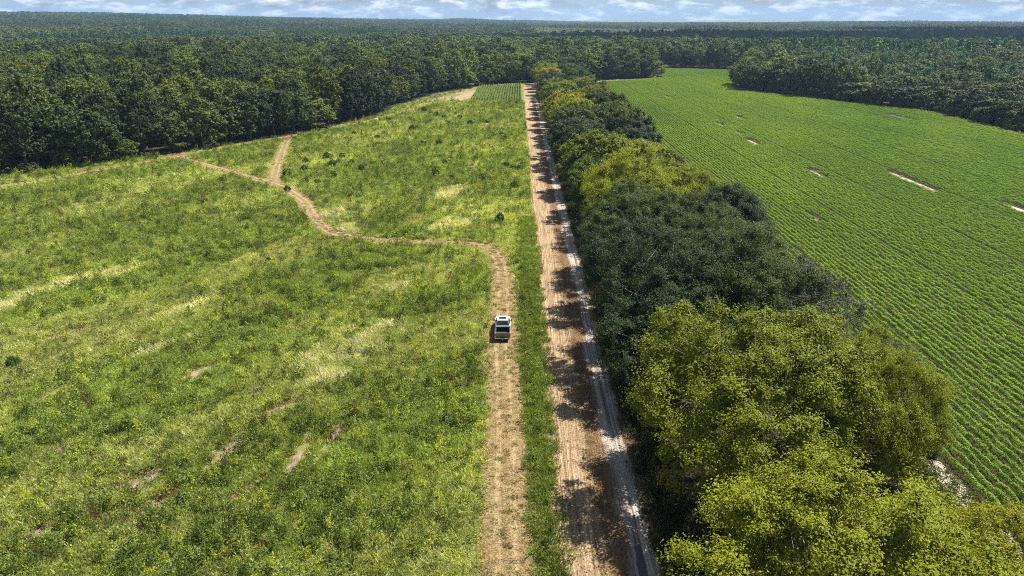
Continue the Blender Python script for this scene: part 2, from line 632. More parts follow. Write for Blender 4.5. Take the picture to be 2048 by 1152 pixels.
trk, TRACK_D = strip('mown_track', TRACK, track_half, 0.030, straw_track_material('mown_straw'), 0.7, 0.24, 5)
tag(trk, 'straw coloured mown track winding across the weedy field', 'track', kind='structure')
br, BRANCH_D = strip('mown_track', BRANCH, lambda s: (1.9, 1.9), 0.026, straw_track_material('mown_straw_branch', 0.1, 0.03), 0.8, 0.35, 6)
tag(br, 'short mown branch track running up to the left wood', 'track', kind='structure')
mg, MARGIN_D = strip('field_margin', MARGIN, lambda s: (2.4, 2.4), 0.018, straw_track_material('mown_margin', 0.4, 0.05), 1.5, 0.35, 7)
tag(mg, 'pale mown grass margin along the left wood', 'path', kind='structure')

# far bare strip, red earth, small sand spots
M_TAN = soil_material('tilled_soil', [(0.3, (0.13, 0.095, 0.05)), (0.5, (0.28, 0.21, 0.12)), (0.7, (0.40, 0.31, 0.19))], 0.5, 3.0)
M_TILL = soil_material('brown_tilth', [(0.3, (0.09, 0.07, 0.035)), (0.5, (0.20, 0.15, 0.08)), (0.7, (0.30, 0.22, 0.13))], 0.5, 2.0)
sheet('bare_plot', [(-35.0, 346), (-25.5, 338), (-23.0, 394), (-26, 390)], 0.014, M_TAN, 'bare tan tilled plot at the far end of the field', 'field', sub=2.0)
sheet('bare_plot', [(-0.6, 288), (2.2, 286), (2.2, 303), (-1.0, 304)], 0.014, M_TILL, 'small bare tilled plot beside the far sandy road', 'field', sub=1.5)
M_RED = soil_material('red_clay', [(0.3, (0.10, 0.04, 0.022)), (0.5, (0.22, 0.09, 0.05)), (0.7, (0.34, 0.18, 0.10))], 0.8, 5.0)
sheet('red_earth', [(-103.5, 193.6), (-100, 194.4), (-95.5, 196.0), (-95.2, 197.6), (-99, 198.0), (-102, 195.6)], 0.034, M_RED, 'red clay patch where the mown track meets the wood', 'ground', sub=0.7)
sheet('red_earth', [(-78.5, 226.4), (-74.5, 227), (-73.5, 230), (-77, 230.8)], 0.034, M_RED, 'reddish bare earth at the end of the branch track', 'ground', sub=0.7)
sheet('sand_patch', [(-57, 309), (-51, 305), (-48.6, 309), (-49, 315), (-54, 316)], 0.02, M_WHITE_SAND, 'white sand spot at the left wood edge far down the field', 'ground', sub=1.2)
sheet('sand_patch', [(-60, 272), (-55.5, 272), (-54.4, 276), (-57.5, 279)], 0.02, M_WHITE_SAND, 'grey sand spot in the shade of the left wood', 'ground', sub=1.0)
sheet('road_end', [(2.6, 338), (11, 338), (13, 420), (12.6, 446), (4, 443), (2.6, 420)], 0.016, M_TAN, 'tan soil of the road end below the far wood', 'road', sub=2.0)

# puddle in the right-hand rut
t = NT('puddle_water')
t.principled((0.06, 0.06, 0.075), 0.22, 0.6)
sheet('puddle', [(8.55, 36.2), (9.0, 36.0), (9.15, 38.0), (9.05, 39.6), (8.8, 41.2), (8.6, 39.8), (8.5, 38.0)], 0.030, t.m,
      'narrow puddle in the rut beside the nearest tree', 'puddle', sub=0.35)

# ------------------------------------------------------------------ plants: leaf-by-leaf crowns
def leaf_quads(c, nrm, L, W, r, fold=0.25):
    """Diamond leaves at c with normals nrm."""
    n = len(c)
    a = r.normal(size=(n, 3))
    t1 = np.cross(nrm, a)
    t1 /= np.linalg.norm(t1, axis=1, keepdims=True) + 1e-9
    t2 = np.cross(nrm, t1)
    L, W = np.reshape(L, (-1, 1)), np.reshape(W, (-1, 1))
    v = np.empty((n, 4, 3))
    v[:, 0] = c - t1 * L * 0.5
    v[:, 1] = c + t2 * W * 0.5 - nrm * fold * W
    v[:, 2] = c + t1 * L * 0.5
    v[:, 3] = c - t2 * W * 0.5 - nrm * fold * W
    f = np.arange(n * 4).reshape(n, 4)
    return v.reshape(-1, 3), f


def unit(a):
    return a / (np.linalg.norm(a, axis=-1, keepdims=True) + 1e-9)


def crown_broad(seed, R, H, z0, lobes, clumps, leaves, L, flat=0.8, low=-0.35, sparse=0.0, cs=1.0):
    """Leaves of a broad crown: lobes on a dome, clumps on lobes, leaves on clumps."""
    r = np.random.default_rng(seed)
    zc = z0 + (H - z0) * 0.45
    ax = np.array([R, R, (H - z0) * 0.55])
    k = np.arange(lobes) + 0.5
    zdir = low + (1 - low) * (k / lobes) + r.normal(0, .06, lobes)
    zdir = np.clip(zdir, -0.6, 1.0)
    th = k * 2.39996 + r.normal(0, .25, lobes)
    rad = np.sqrt(np.maximum(0, 1 - zdir ** 2))
    d = np.stack([rad * np.cos(th), rad * np.sin(th), zdir], 1)
    dist = 0.64 + r.uniform(-.16, .12, lobes)
    lr = (0.35 + r.uniform(-.10, .09, lobes)) * R
    lc = d * ax * dist[:, None] + np.array([0, 0, zc])
    cd = unit(r.normal(size=(lobes, clumps, 3)) + d[:, None, :] * 0.75)
    cr = r.uniform(0.62, 1.12, (lobes, clumps, 1))
    cc = lc[:, None, :] + cd * lr[:, None, None] * cr * np.array([1, 1, 0.85])
    crad = (0.108 + r.uniform(-.03, .05, (lobes, clumps))) * R * cs
    keep = r.random((lobes, clumps)) > sparse
    cc, crad, cdir = cc[keep], crad[keep], cd[keep]
    n = len(cc)
    # each clump is a spray of short twigs; leaves sit along the twigs
    tw = max(4, min(16, leaves // 18))
    td = unit(r.normal(size=(n, tw, 3)) * 0.8 + cdir[:, None, :] * 0.75 + np.array([0, 0, 0.45]))
    tl_ = crad[:, None] * r.uniform(0.7, 1.75, (n, tw))
    pick = r.integers(0, tw, (n, leaves))
    ii = np.arange(n)[:, None]
    dsel, lsel = td[ii, pick], tl_[ii, pick]
    along = r.uniform(0.12, 1.0, (n, leaves)) ** 0.75
    lp = cc[:, None, :] + dsel * (along * lsel)[..., None] * np.array([1.1, 1.1, flat])
    lp = lp + r.normal(0, .15, lp.shape) * (lsel * (1.35 - along * .8))[..., None]
    nn = unit(dsel * 0.75 + np.array([0, 0, 0.4]) + r.normal(0, .42, (n, leaves, 3)))
    lp, nn = lp.reshape(-1, 3), nn.reshape(-1, 3)
    if z0 > 0:
        ok = lp[:, 2] > 0.25
        lp, nn = lp[ok], nn[ok]
    m = len(lp)
    sz = L * r.uniform(0.5, 1.5, m)
    v, f = leaf_quads(lp, nn, sz, sz * 0.62, r)
    cl = np.repeat(r.random(n), leaves)
    if z0 > 0:
        cl = cl[ok]
    lv = np.clip(0.5 * r.random(m) + 0.5 * cl, 0, 1)
    return v, f, lv, lc, lr


def crown_pine(seed, R, H, z0, whorls, L, per):
    r = np.random.default_rng(seed)
    P, N = [], []
    for i in range(whorls):
        t = (i + r.uniform(0, .6)) / whorls
        z = z0 + (H - z0) * t
        rad = R * (1 - t) ** 0.75 * r.uniform(0.8, 1.15) + 0.25
        nb = r.integers(4, 7)
        for b in range(nb):
            a = r.uniform(0, 6.283)
            s = r.uniform(0.25, 1.0, per) ** 0.6
            q = np.stack([np.cos(a) * rad * s, np.sin(a) * rad * s, z + 0.35 * rad * s * s - 0.1 + 0 * s], 1)
            q += r.normal(0, 0.16 * R, (per, 3)) * np.array([1, 1, 0.7])
            P.append(q)
            N.append(unit(r.normal(0, .6, (per, 3)) + np.array([0.3 * math.cos(a), .3 * math.sin(a), 0.8])))
    P, N = np.concatenate(P), np.concatenate(N)
    sz = L * r.uniform(.6, 1.3, len(P))
    v, f = leaf_quads(P, N, sz, sz * 0.5, r)
    return v, f, r.random(len(P))


def tube_np(pts, rad, sides=6):
    """A tapered tube along pts."""
    pts = np.asarray(pts, float)
    n = len(pts)
    v = []
    for i in range(n):
        t = unit(pts[min(i + 1, n - 1)] - pts[max(i - 1, 0)])
        a = np.array([0, 0, 1.0]) if abs(t[2]) < 0.9 else np.array([1.0, 0, 0])
        u = unit(np.cross(t, a))
        w = np.cross(t, u)
        an = np.arange(sides) * 2 * np.pi / sides
        v.append(pts[i] + rad[i] * (np.cos(an)[:, None] * u + np.sin(an)[:, None] * w))
    v = np.concatenate(v)
    j = np.arange(sides)
    f = [np.stack([i * sides + j, i * sides + (j + 1) % sides, (i + 1) * sides + (j + 1) % sides, (i + 1) * sides + j], 1) for i in range(n - 1)]
    return v, np.concatenate(f)


def trunk_mesh(name, seed, H, z0, r0, lc, lr, mat, twigs=0, sides=7):
    """Tapered trunk that forks into limbs reaching into the crown's lobes."""
    r = np.random.default_rng(seed)
    V, Fq, o = [], [], 0

    def add(p, rad, s=sides):
        nonlocal o
        v, f = tube_np(p, rad, s)
        V.append(v)
        Fq.append(f + o)
        o += len(v)
    top = z0 + (H - z0) * 0.42
    lean = r.normal(0, .25, 2)
    zs = np.linspace(-0.15, top, 7)
    tr = np.stack([lean[0] * (zs / top) ** 2 + r.normal(0, .05, 7), lean[1] * (zs / top) ** 2 + r.normal(0, .05, 7), zs], 1)
    add(tr, r0 * np.array([1.45, 1.05, .95, .9, .82, .7, .5]))
    for i, c in enumerate(lc):
        s = r.uniform(0.35, 0.95)
        b = tr[int(s * 6)]
        tip = c + (c - b) * (0.25 + r.uniform(0, .2))
        mid = b * 0.45 + c * 0.55 + r.normal(0, .3, 3) + np.array([0, 0, .4])
        p = np.stack([b, b * .7 + mid * .3 + np.array([0, 0, .15]), mid, mid * .4 + tip * .6 + r.normal(0, .2, 3), tip])
        add(p, r0 * np.array([.42, .34, .25, .14, .04]), 5)
        for j in range(twigs):
            q = p[2] * (1 - j / max(1, twigs)) + p[3] * (j / max(1, twigs))
            d = unit(r.normal(size=3) + unit(tip - b)) * lr[i] * r.uniform(.7, 1.15)
            add(np.stack([q, q + d * .5 + r.normal(0, .12, 3), q + d]), r0 * np.array([.11, .07, .02]), 3)
    return mesh_np(name, np.concatenate(V), [np.concatenate(Fq)], [mat], True)


class Kind:
    """A kind of tree: crown mesh, trunk mesh, and the radius and height it was drawn at."""
    def __init__(s, name, seed, R, H, z0, lobes, clumps, leaves, L, r0, bark=M_BARK, twigs=0, sparse=0.0, cs=1.0, pine=False, flat=0.8, low=-0.35):
        s.R, s.H = R, H
        if pine:
            v, f, lv = crown_pine(seed, R, H, z0, lobes, L, leaves)
            zs = np.linspace(-.1, H * .97, 8)
            tv, tf = tube_np(np.stack([0 * zs, 0 * zs, zs], 1), r0 * (1.15 - zs / H), 6)
            s.trunk = mesh_np(name + '_trunk', tv, [tf], [bark], True)
        else:
            v, f, lv, lc, lr = crown_broad(seed, R, H, z0, lobes, clumps, leaves, L, flat, low, sparse, cs)
            s.trunk = trunk_mesh(name + '_trunk', seed, H, z0, r0, lc, lr, bark, twigs)
        s.crown = mesh_np(name + '_crown', v, [f], [M_LEAF], False, {'lv': lv})


NEAR = [Kind('spreading_tree', 101, 9.0, 14.5, 1.6, 22, 19, 470, 0.165, 0.42, M_BARK_PALE, 4),
        Kind('round_tree', 102, 8.0, 14.0, 1.2, 19, 19, 470, 0.16, 0.38, M_BARK_PALE, 3),
        Kind('dense_tree', 103, 7.0, 13.0, 0.8, 17, 19, 420, 0.16, 0.34, M_BARK, 2)]
SPARSE = Kind('sparse_tree', 104, 6.2, 12.0, 1.5, 14, 24, 80, 0.17, 0.30, M_BARK_PALE, 6, sparse=0.2)
MID = [Kind('hedge_tree', 111 + i, 8.0, 14.0, 1.0, 16 + i, 18, 150, 0.33, 0.38, M_BARK, 1) for i in range(3)]
WOOD = [Kind('wood_tree', 121, 6.6, 19.5, 0.3, 20, 13, 46, 0.60, 0.34, low=-1.0, cs=1.15),
        Kind('wood_tree', 122, 7.4, 20.5, 2.0, 20, 14, 46, 0.60, 0.36, low=-0.8, cs=1.15),
        Kind('wood_tree', 123, 5.6, 17.5, 0.2, 17, 13, 46, 0.56, 0.30, low=-1.0, cs=1.15),
        Kind('wood_tree', 124, 6.0, 21.5, 0.4, 20, 13, 46, 0.58, 0.34, low=-1.0, cs=1.15),
        Kind('wood_tree', 125, 7.8, 18.5, 1.0, 20, 15, 46, 0.62, 0.38, low=-0.9, cs=1.15)]
PINE = [Kind('pine_tree', 131, 3.4, 19.0, 6.0, 15, 0, 12, 0.85, 0.24, pine=True),
        Kind('pine_tree', 132, 3.0, 17.0, 5.0, 14, 0, 12, 0.80, 0.22, pine=True)]
SHRUB = [Kind('shrub', 141, 2.6, 3.4, 0.0, 10, 14, 40, 0.30, 0.08, low=-0.2),
         Kind('shrub', 142, 3.0, 2.8, 0.0, 11, 14, 40, 0.30, 0.08, low=-0.1),
         Kind('shrub', 143, 2.2, 4.2, 0.0, 10, 13, 40, 0.30, 0.08, low=-0.4)]

YELLOW = (0.205, 0.212, 0.005)
LIME = (0.155, 0.178, 0.005)
GOLD = (0.270, 0.275, 0.007)
FRESH = (0.185, 0.215, 0.007)
GREEN = (0.085, 0.125, 0.013)
OLIVE = (0.078, 0.102, 0.022)
DARK = (0.037, 0.060, 0.016)
GREY = (0.075, 0.078, 0.045)
PINEC = (0.032, 0.078, 0.027)


def tree(name, kind, x, y, R, H, tint, label, group, rz=None, z=0.0, cat='tree'):
    o = empty(name, (x, y, z), rnd.uniform(0, 6.283) if rz is None else rz)
    o.scale = (R / kind.R, R / kind.R, H / kind.H)
    link('trunk', kind.trunk, o)
    c = link('crown', kind.crown, o)
    c['tint'] = [tint[0], tint[1], tint[2]]
    return tag(o, label, cat, group)


# ------------------------------------------------------------------ the windrow
ORD = ['first', 'second', 'third', 'fourth', 'fifth', 'sixth', 'seventh', 'eighth', 'ninth', 'tenth', 'eleventh', 'twelfth', 'thirteenth',
       'fourteenth', 'fifteenth', 'sixteenth', 'seventeenth', 'eighteenth', 'nineteenth', 'twentieth']
GW = 'trees of the windrow between road and crop'
W = [  # x, y, R, H, tint, kind, label
    (17.6, 29.0, 9.0, 12.8, YELLOW, NEAR[0], 'broad yellow-green tree nearest the camera, cut off by the frame bottom'),
    (26.2, 31.0, 5.6, 9.8, YELLOW, NEAR[1], 'yellow-green tree at the bottom beside the pale sand margin'),
    (17.8, 47.0, 9.2, 14.8, LIME, NEAR[1], 'big bright yellow-green tree just behind the nearest one'),
    (28.2, 48.5, 5.8, 12.2, FRESH, NEAR[0], 'rounded yellow-green tree on the crop side of the second big crown'),
    (32.6, 49.5, 2.9, 6.0, OLIVE, NEAR[2], 'low olive tree hugging the pale sand margin'),
    (14.6, 62.0, 6.4, 11.0, DARK, NEAR[2], 'low dark green tree leaning over the road near the puddle ruts'),
    (16.6, 70.5, 8.2, 14.2, DARK, NEAR[1], 'tall dark green tree right of the pickup truck'),
    (24.8, 72.5, 8.2, 14.4, OLIVE, NEAR[0], 'broad dark olive tree behind the second big yellow-green crown'),
    (31.6, 69.0, 6.4, 11.8, GREY, SPARSE, 'thin-leaved greyish tree with bare branches showing'),
    (33.0, 58.5, 4.6, 8.8, OLIVE, NEAR[2], 'small olive tree on the crop side below the greyish tree'),
    (15.8, 85.0, 7.2, 12.6, DARK, NEAR[2], 'dark green tree whose crown touches the road past the pickup truck'),
    (25.5, 86.5, 7.0, 12.8, OLIVE, NEAR[1], 'olive green tree mid-row behind the broad dark one'),
    (32.4, 83.0, 5.2, 10.0, GREY, SPARSE, 'second thin greyish tree facing the crop rows'),
    (17.4, 98.5, 7.8, 13.2, OLIVE, NEAR[1], 'dark rounded tree in front of the bright mid-row crown'),
    (30.6, 99.5, 7.8, 13.6, DARK, NEAR[2], 'dark spiky tree on the crop side of the bright mid-row crown'),
    (20.0, 117.0, 9.4, 14.6, GOLD, NEAR[0], 'brightest yellow-green dome in the middle of the windrow'),
    (29.6, 116.5, 6.6, 12.4, FRESH, NEAR[1], 'lime green tree adjoining the brightest mid-row dome'),
    (16.0, 133.0, 6.8, 11.6, GREEN, MID[0], 'mid-green tree by the road behind the brightest dome'),
    (27.5, 134.0, 7.0, 12.2, OLIVE, MID[1], 'olive tree on the crop side behind the brightest dome'),
    (17.4, 150.0, 9.0, 13.8, LIME, MID[2], 'wide green tree overhanging the road beyond the brightest dome'),
    (27.2, 151.5, 7.4, 12.4, FRESH, MID[0], 'lime tinted tree on the crop side beyond the brightest dome'),
    (16.4, 168.0, 7.4, 12.4, DARK, MID[1], 'dark tree by the narrow sunlit road stretch'),
    (28.2, 170.0, 7.0, 12.4, DARK, MID[0], 'dark tree edging the crop halfway along the windrow')]
yy, side = 184.0, 0
tl = {id(DARK): 'dark green', id(OLIVE): 'olive', id(LIME): 'lime green', id(YELLOW): 'yellow-green', id(GREEN): 'mid-green', id(FRESH): 'lime green', id(GOLD): 'yellow-green'}
pl = [DARK, FRESH, OLIVE, GREEN, GOLD, DARK, FRESH, GREEN, GOLD, GREEN, OLIVE, DARK, FRESH, OLIVE, GREEN, FRESH, OLIVE, DARK, FRESH, GREEN]
cntL = 0
while yy < 440:
    for k, xx in enumerate((16.4, 28.6)):
        tt = pl[(cntL * 2 + k * 5) % len(pl)]
        W.append((xx + rnd.uniform(-1.2, 1.2), yy + rnd.uniform(-2, 2) + 4 * k, rnd.uniform(7.0, 9.0) - 0.6 * k, rnd.uniform(12.2, 15.0),
                  tt, MID[(cntL + k) % 3], '%s windrow tree on the %s side, %s of the far stretch' % (tl[id(tt)], 'crop' if k else 'road', ORD[cntL])))
    yy += 15.5
    cntL += 1
for (x, y, R, H, tint, kind, lab) in W:
    j = rnd.uniform(0.9, 1.1)
    tree('broadleaf_tree', kind, x, y, R, H, (tint[0] * j, tint[1], tint[2]), lab, GW)
N_WIND = len(W)
W_XY = np.array([(w[0], w[1], w[2]) for w in W])

# ------------------------------------------------------------------ the woods
ex, ey = [], []
edge = CLEARING[1:33]
acc = 0.0
for (x1, y1), (x2, y2) in zip(edge[:-1], edge[1:]):
    L = math.hypot(x2 - x1, y2 - y1)
    nx, ny = -(y2 - y1) / L, (x2 - x1) / L            # outward (wood side) for this winding
    if in_poly(np.array([(x1 + x2) / 2 + nx]), np.array([(y1 + y2) / 2 + ny]), CLEARING)[0]:
        nx, ny = -nx, -ny
    while acc < L:
        o = rnd.uniform(3.0, 6.0)
        ex.append(x1 + (x2 - x1) * acc / L + nx * o)
        ey.append(y1 + (y2 - y1) * acc / L + ny * o)
        acc += rnd.uniform(7.0, 10.5)
    acc -= L
E_XY = np.array([ex, ey]).T
E_XY = E_XY[~in_poly(E_XY[:, 0], E_XY[:, 1], CLEARING)]

# jittered grid for the interior, spacing growing with distance
pts = []
for lo, hi, sp in ((100, 560, 10.0), (560, 1000, 10.2), (1000, 1700, 10.5), (1700, 2700, 13.5), (2700, 4200, 18.0), (4200, 6600, 26.0)):
    gx, gy = np.meshgrid(np.arange(-hi * 0.86, hi * 0.86, sp), np.arange(60, hi, sp))
    gx, gy = gx.ravel(), gy.ravel()
    gx, gy = gx + rng.uniform(-.42, .42, gx.shape) * sp, gy + rng.uniform(-.42, .42, gy.shape) * sp
    d = np.hypot(gx, gy)
    ok = (d >= lo) & (d < hi) & (np.abs(gx) < gy * 0.84 + 30)
    pts.append(np.stack([gx[ok], gy[ok], np.full(ok.sum(), sp)], 1))
I_ = np.concatenate(pts)
I_ = I_[~in_poly(I_[:, 0], I_[:, 1], CLEARING)]
dmin = np.full(len(I_), 1e9)
near = np.hypot(I_[:, 0], I_[:, 1]) < 640
for (a, b) in E_XY:
    dmin[near] = np.minimum(dmin[near], np.hypot(I_[near, 0] - a, I_[near, 1] - b))
I_ = I_[dmin > 6.0]
cen = np.array([-70.0, 2350.0])
hole = (np.abs(I_[:, 0] - cen[0]) < 45) & (np.abs(I_[:, 1] - cen[1]) < 110)
hole2 = ((I_[:, 0] - 250) / 120) ** 2 + ((I_[:, 1] - 2450) / 90) ** 2 < 1
I_ = I_[~(hole | hole2)]

allx = np.concatenate([E_XY[:, 0], I_[:, 0]])
ally = np.concatenate([E_XY[:, 1], I_[:, 1]])
alls = np.concatenate([np.full(len(E_XY), 9.2), I_[:, 2]])
is_edge = np.arange(len(allx)) < len(E_XY)
dist = np.hypot(allx, ally)
# stands: a pine plantation behind the right wood edge, and mixed pines further out
pine_zone = ((allx > 120) & (ally > 250) & (ally < 700) & (dist_line(allx, ally, edge) > 22) & (allx > ally * 0.36) & (hash2(np.floor(allx), np.floor(ally), 3) < .6))
pn = fbm(allx / 260.0, ally / 260.0, 77, 3)
is_pine = (pine_zone | ((dist > 700) & (pn > 0.66))) & ~is_edge
vis = in_view(allx, ally, np.full(len(allx), 17.0), 0.03)
order = np.argsort(np.where(vis, dist, 1e9))
N_IND = 292 - N_WIND
ind = set(order[:N_IND].tolist())


def wood_tint(i, r):
    g = fbm(np.array([allx[i] / 34.0]), np.array([ally[i] / 34.0]), 5, 2)[0]
    u = r.random()
    if is_pine[i]:
        return np.array(PINEC) * r.uniform(.85, 1.2), 'blue-green'
    if u < 0.10 + 0.16 * (g > 0.56):
        return np.array(LIME) * r.uniform(.7, 1.0), 'bright yellow-green'
    if u < 0.52:
        return np.array(OLIVE) * r.uniform(.9, 1.7), 'olive'
    return np.array(DARK) * r.uniform(.8, 1.9), 'dark green'


def zone(x, y):
    if x < 12 and y < 440:
        return 'left'
    if x > 100 and y < 560:
        return 'right'
    return 'far'


rr = random.Random(77)
eord = {'left': 0, 'right': 0, 'far': 0}
where = {'left': 'left wood edge', 'right': 'right wood edge', 'far': 'far wood edge'}
inner = {'left': 'canopy of the left wood', 'right': 'canopy of the right wood', 'far': 'canopy of the far wood'}
T_IND, seen_lab = [], set()
ones = ['', '-first', '-second', '-third', '-fourth', '-fifth', '-sixth', '-seventh', '-eighth', '-ninth']
tens = {2: 'twent', 3: 'thirt', 4: 'fort', 5: 'fift', 6: 'sixt', 7: 'sevent'}


def ordinal(n):
    if n <= 20:
        return ORD[n - 1]
    a, b = divmod(n, 10)
    return tens[a] + ('ieth' if b == 0 else 'y' + ones[b])


px_of = lambda i: math.atan2(allx[i], ally[i])
ind_edge = sorted([i for i in ind if is_edge[i]], key=px_of)
ind_in = [i for i in ind if not is_edge[i]]
for i in ind_edge + sorted(ind_in):
    tint, word = wood_tint(i, rr)
    zn = zone(allx[i], ally[i])
    if is_pine[i]:
        k = PINE[rr.randrange(2)]
        lab, grp = 'slender blue-green pine in the plantation behind the right wood edge', 'pines behind the right wood edge'
        nm = 'pine_tree'
    else:
        k = WOOD[rr.randrange(5)]
        nm = 'broadleaf_tree'
        if is_edge[i]:
            eord[zn] += 1
            lab = '%s tree in the front rank at the %s, %s from the left' % (word, where[zn], ordinal(eord[zn]))
            grp = 'front rank trees of the %s' % where[zn]
        else:
            de_ = float(dist_line(np.array([allx[i]]), np.array([ally[i]]), edge)[0])
            az = math.degrees(math.atan2(allx[i], ally[i]))
            place = ('at the left frame edge' if az < -35.5 else 'left of the green shrubs' if az < -32.5 else 'above the green shrubs' if az < -29.5
                     else 'above the red clay patch' if az < -25.5 else 'between red clay and branch track' if az < -20.5 else 'above the branch track end' if az < -16
                     else 'right of the branch track end' if az < 4 else 'above the right field')
            rank = 'second-rank' if de_ < 14 else 'third-rank' if de_ < 23 else 'deep-set'
            lab = '%s %s crown in the %s, %s' % (rank, word, inner[zn].replace('canopy of the ', ''), place)
            grp = '%s crowns in the %s' % (word, inner[zn])
    s = rr.uniform(.86, 1.14)
    if nm == 'broadleaf_tree' and not is_edge[i]:
        lab = ('broad ' if s * k.R > 7.3 else 'slim ' if s * k.R < 5.9 else '') + lab
    hh = k.H * rr.uniform(.72, 1.16) * (0.80 if is_edge[i] and zn == 'right' else 1.0) * (0.85 if is_edge[i] else 1.0)
    if zn == 'right':
        hh *= 0.82
    tree(nm, k, allx[i], ally[i], k.R * s, hh, tuple(tint), lab, grp, rr.uniform(0, 6.28))

# ------------------------------------------------------------------ scatter: one object, plants set out on points
def proto_collection(name, meshes):
    c = bpy.data.collections.new(name)
    for i, m in enumerate(meshes):
        o = bpy.data.objects.new('%s_%02d' % (name, i), m)
        c.objects.link(o)
    return c


def scatter(name, coll, pos, idx, rot, scl, tint, label, cat):
    me = bpy.data.meshes.new(name)
    n = len(pos)
    me.vertices.add(n)
    me.vertices.foreach_set('co', np.asarray(pos, np.float32).ravel())
    a = me.attributes.new('idx', 'INT', 'POINT')
    a.data.foreach_set('value', np.asarray(idx, np.int32))
    for k, d in (('rot', rot), ('scl', scl), ('tint', tint)):
        a = me.attributes.new(k, 'FLOAT_VECTOR', 'POINT')
        a.data.foreach_set('vector', np.asarray(d, np.float32).ravel())
    o = link(name, me)
    ng = bpy.data.node_groups.new(name + '_set_out', 'GeometryNodeTree')
    ng.interface.new_socket('Geometry', in_out='INPUT', socket_type='NodeSocketGeometry')
    ng.interface.new_socket('Geometry', in_out='OUTPUT', socket_type='NodeSocketGeometry')
    N, L = ng.nodes, ng.links
    gi, go = N.new('NodeGroupInput'), N.new('NodeGroupOutput')
    iop = N.new('GeometryNodeInstanceOnPoints')
    ci = N.new('GeometryNodeCollectionInfo')
    ci.inputs['Collection'].default_value = coll
    ci.inputs['Separate Children'].default_value = True
    ci.inputs['Reset Children'].default_value = True

    def named(nm, ty):
        q = N.new('GeometryNodeInputNamedAttribute')
        q.data_type = ty
        q.inputs['Name'].default_value = nm
        return [s for s in q.outputs if s.enabled and s.name == 'Attribute'][0]
    e2r = N.new('FunctionNodeEulerToRotation')
    L.new(named('rot', 'FLOAT_VECTOR'), e2r.inputs[0])
    L.new(gi.outputs[0], iop.inputs['Points'])
    L.new(ci.outputs[0], iop.inputs['Instance'])
    iop.inputs['Pick Instance'].default_value = True
    L.new(named('idx', 'INT'), iop.inputs['Instance Index'])
    L.new(e2r.outputs[0], iop.inputs['Rotation'])
    L.new(named('scl', 'FLOAT_VECTOR'), iop.inputs['Scale'])
    L.new(iop.outputs[0], go.inputs[0])
    md = o.modifiers.new('set_out', 'NODES')
    md.node_group = ng
    return tag(o, label, cat, kind='stuff')


# the rest of the woods, tree by tree, as one mass
rest = np.array([i for i in range(len(allx)) if i not in ind])
FAR = [Kind('far_tree', 151, 5.6, 17, 3.0, 9, 7, 14, 1.7, 0.3, low=-0.5),
       Kind('far_tree', 152, 6.0, 18, 3.0, 10, 7, 14, 1.8, 0.3, low=-0.5),
       Kind('far_tree', 153, 5.0, 16, 2.0, 9, 7, 14, 1.6, 0.3, low=-0.6),
       Kind('far_pine', 154, 3.2, 18, 5.0, 10, 0, 7, 1.5, 0.22, pine=True)]
c_wood = proto_collection('wood_crown', [k.crown for k in WOOD] + [k.crown for k in PINE] + [k.crown for k in FAR])
x, y, s0, dd = allx[rest], ally[rest], alls[rest], dist[rest]
n = len(rest)
pin = is_pine[rest]
farm = dd > 620
idx = np.where(pin, np.where(farm, 10, 5 + rng.integers(0, 2, n)), np.where(farm, 7 + rng.integers(0, 3, n), rng.integers(0, 5, n)))
u = rng.random(n)
g = fbm(x / 300.0, y / 300.0, 15, 3)
tint = np.where((u < 0.05 + 0.3 * sstep(.55, .7, g))[:, None], np.array(GREEN) * 1.1, np.where((u < 0.5)[:, None], np.array(OLIVE) * 1.2, np.array(DARK) * 1.2))
tint = np.where(pin[:, None], np.array(PINEC) * 1.1, tint)
young = (dd > 1350) & (dd < 2350) & (x > 30) & (x < y * 0.22)
tint = np.where(young[:, None], np.array((0.16, 0.20, 0.045)), tint)
tint = tint * rng.uniform(.75, 1.3, (n, 1)) * (0.7 + 1.0 * fbm(x / 420.0, y / 300.0, 58, 3))[:, None]
sc = (s0 / 9.2) ** 0.85 * rng.uniform(.85, 1.2, n)
hz = rng.uniform(.68, 1.2, n) * (0.85 + 0.35 * fbm(x / 120, y / 120, 23, 2)) * np.where(dd > 900, .95, 1.0) * np.where((x > 100) & (y < 560), .84, 1)
hz *= np.where(young, 0.6, 1.0)
scl = np.stack([sc, sc, hz], 1)
rot = np.stack([0 * u, 0 * u, rng.uniform(0, 6.28, n)], 1)
scatter('distant_woodland', c_wood, np.stack([x, y, terrain(x, y) - 0.3], 1), idx, rot, scl, tint,
        'mixed woodland stretching back to the horizon', 'woodland')

# ------------------------------------------------------------------ crop rows
def crop_segment(seed, length=1.3):
    r = np.random.default_rng(seed)
    n = 200
    yv = r.uniform(-.5, .5, n) * length * 1.1
    a = r.uniform(-1.25, 1.25, n)
    hh = 0.60 + 0.06 * np.sin(yv * 5 + r.uniform(0, 6)) + r.normal(0, .05, n)
    ww = 0.275 + r.normal(0, .035, n)
    P = np.stack([np.sin(a) * ww, yv, np.cos(a) * hh + 0.08], 1)
    N_ = unit(np.stack([np.sin(a) * 1.2, 0 * a, np.cos(a) + .2], 1) + r.normal(0, .20, (n, 3)))
    sz = r.uniform(.09, .17, n)
    v, f = leaf_quads(P, N_, sz, sz * .75, r, 0.15)
    return mesh_np('crop_segment', v, [f], [M_CROP], False, {'lv': r.random(n)})


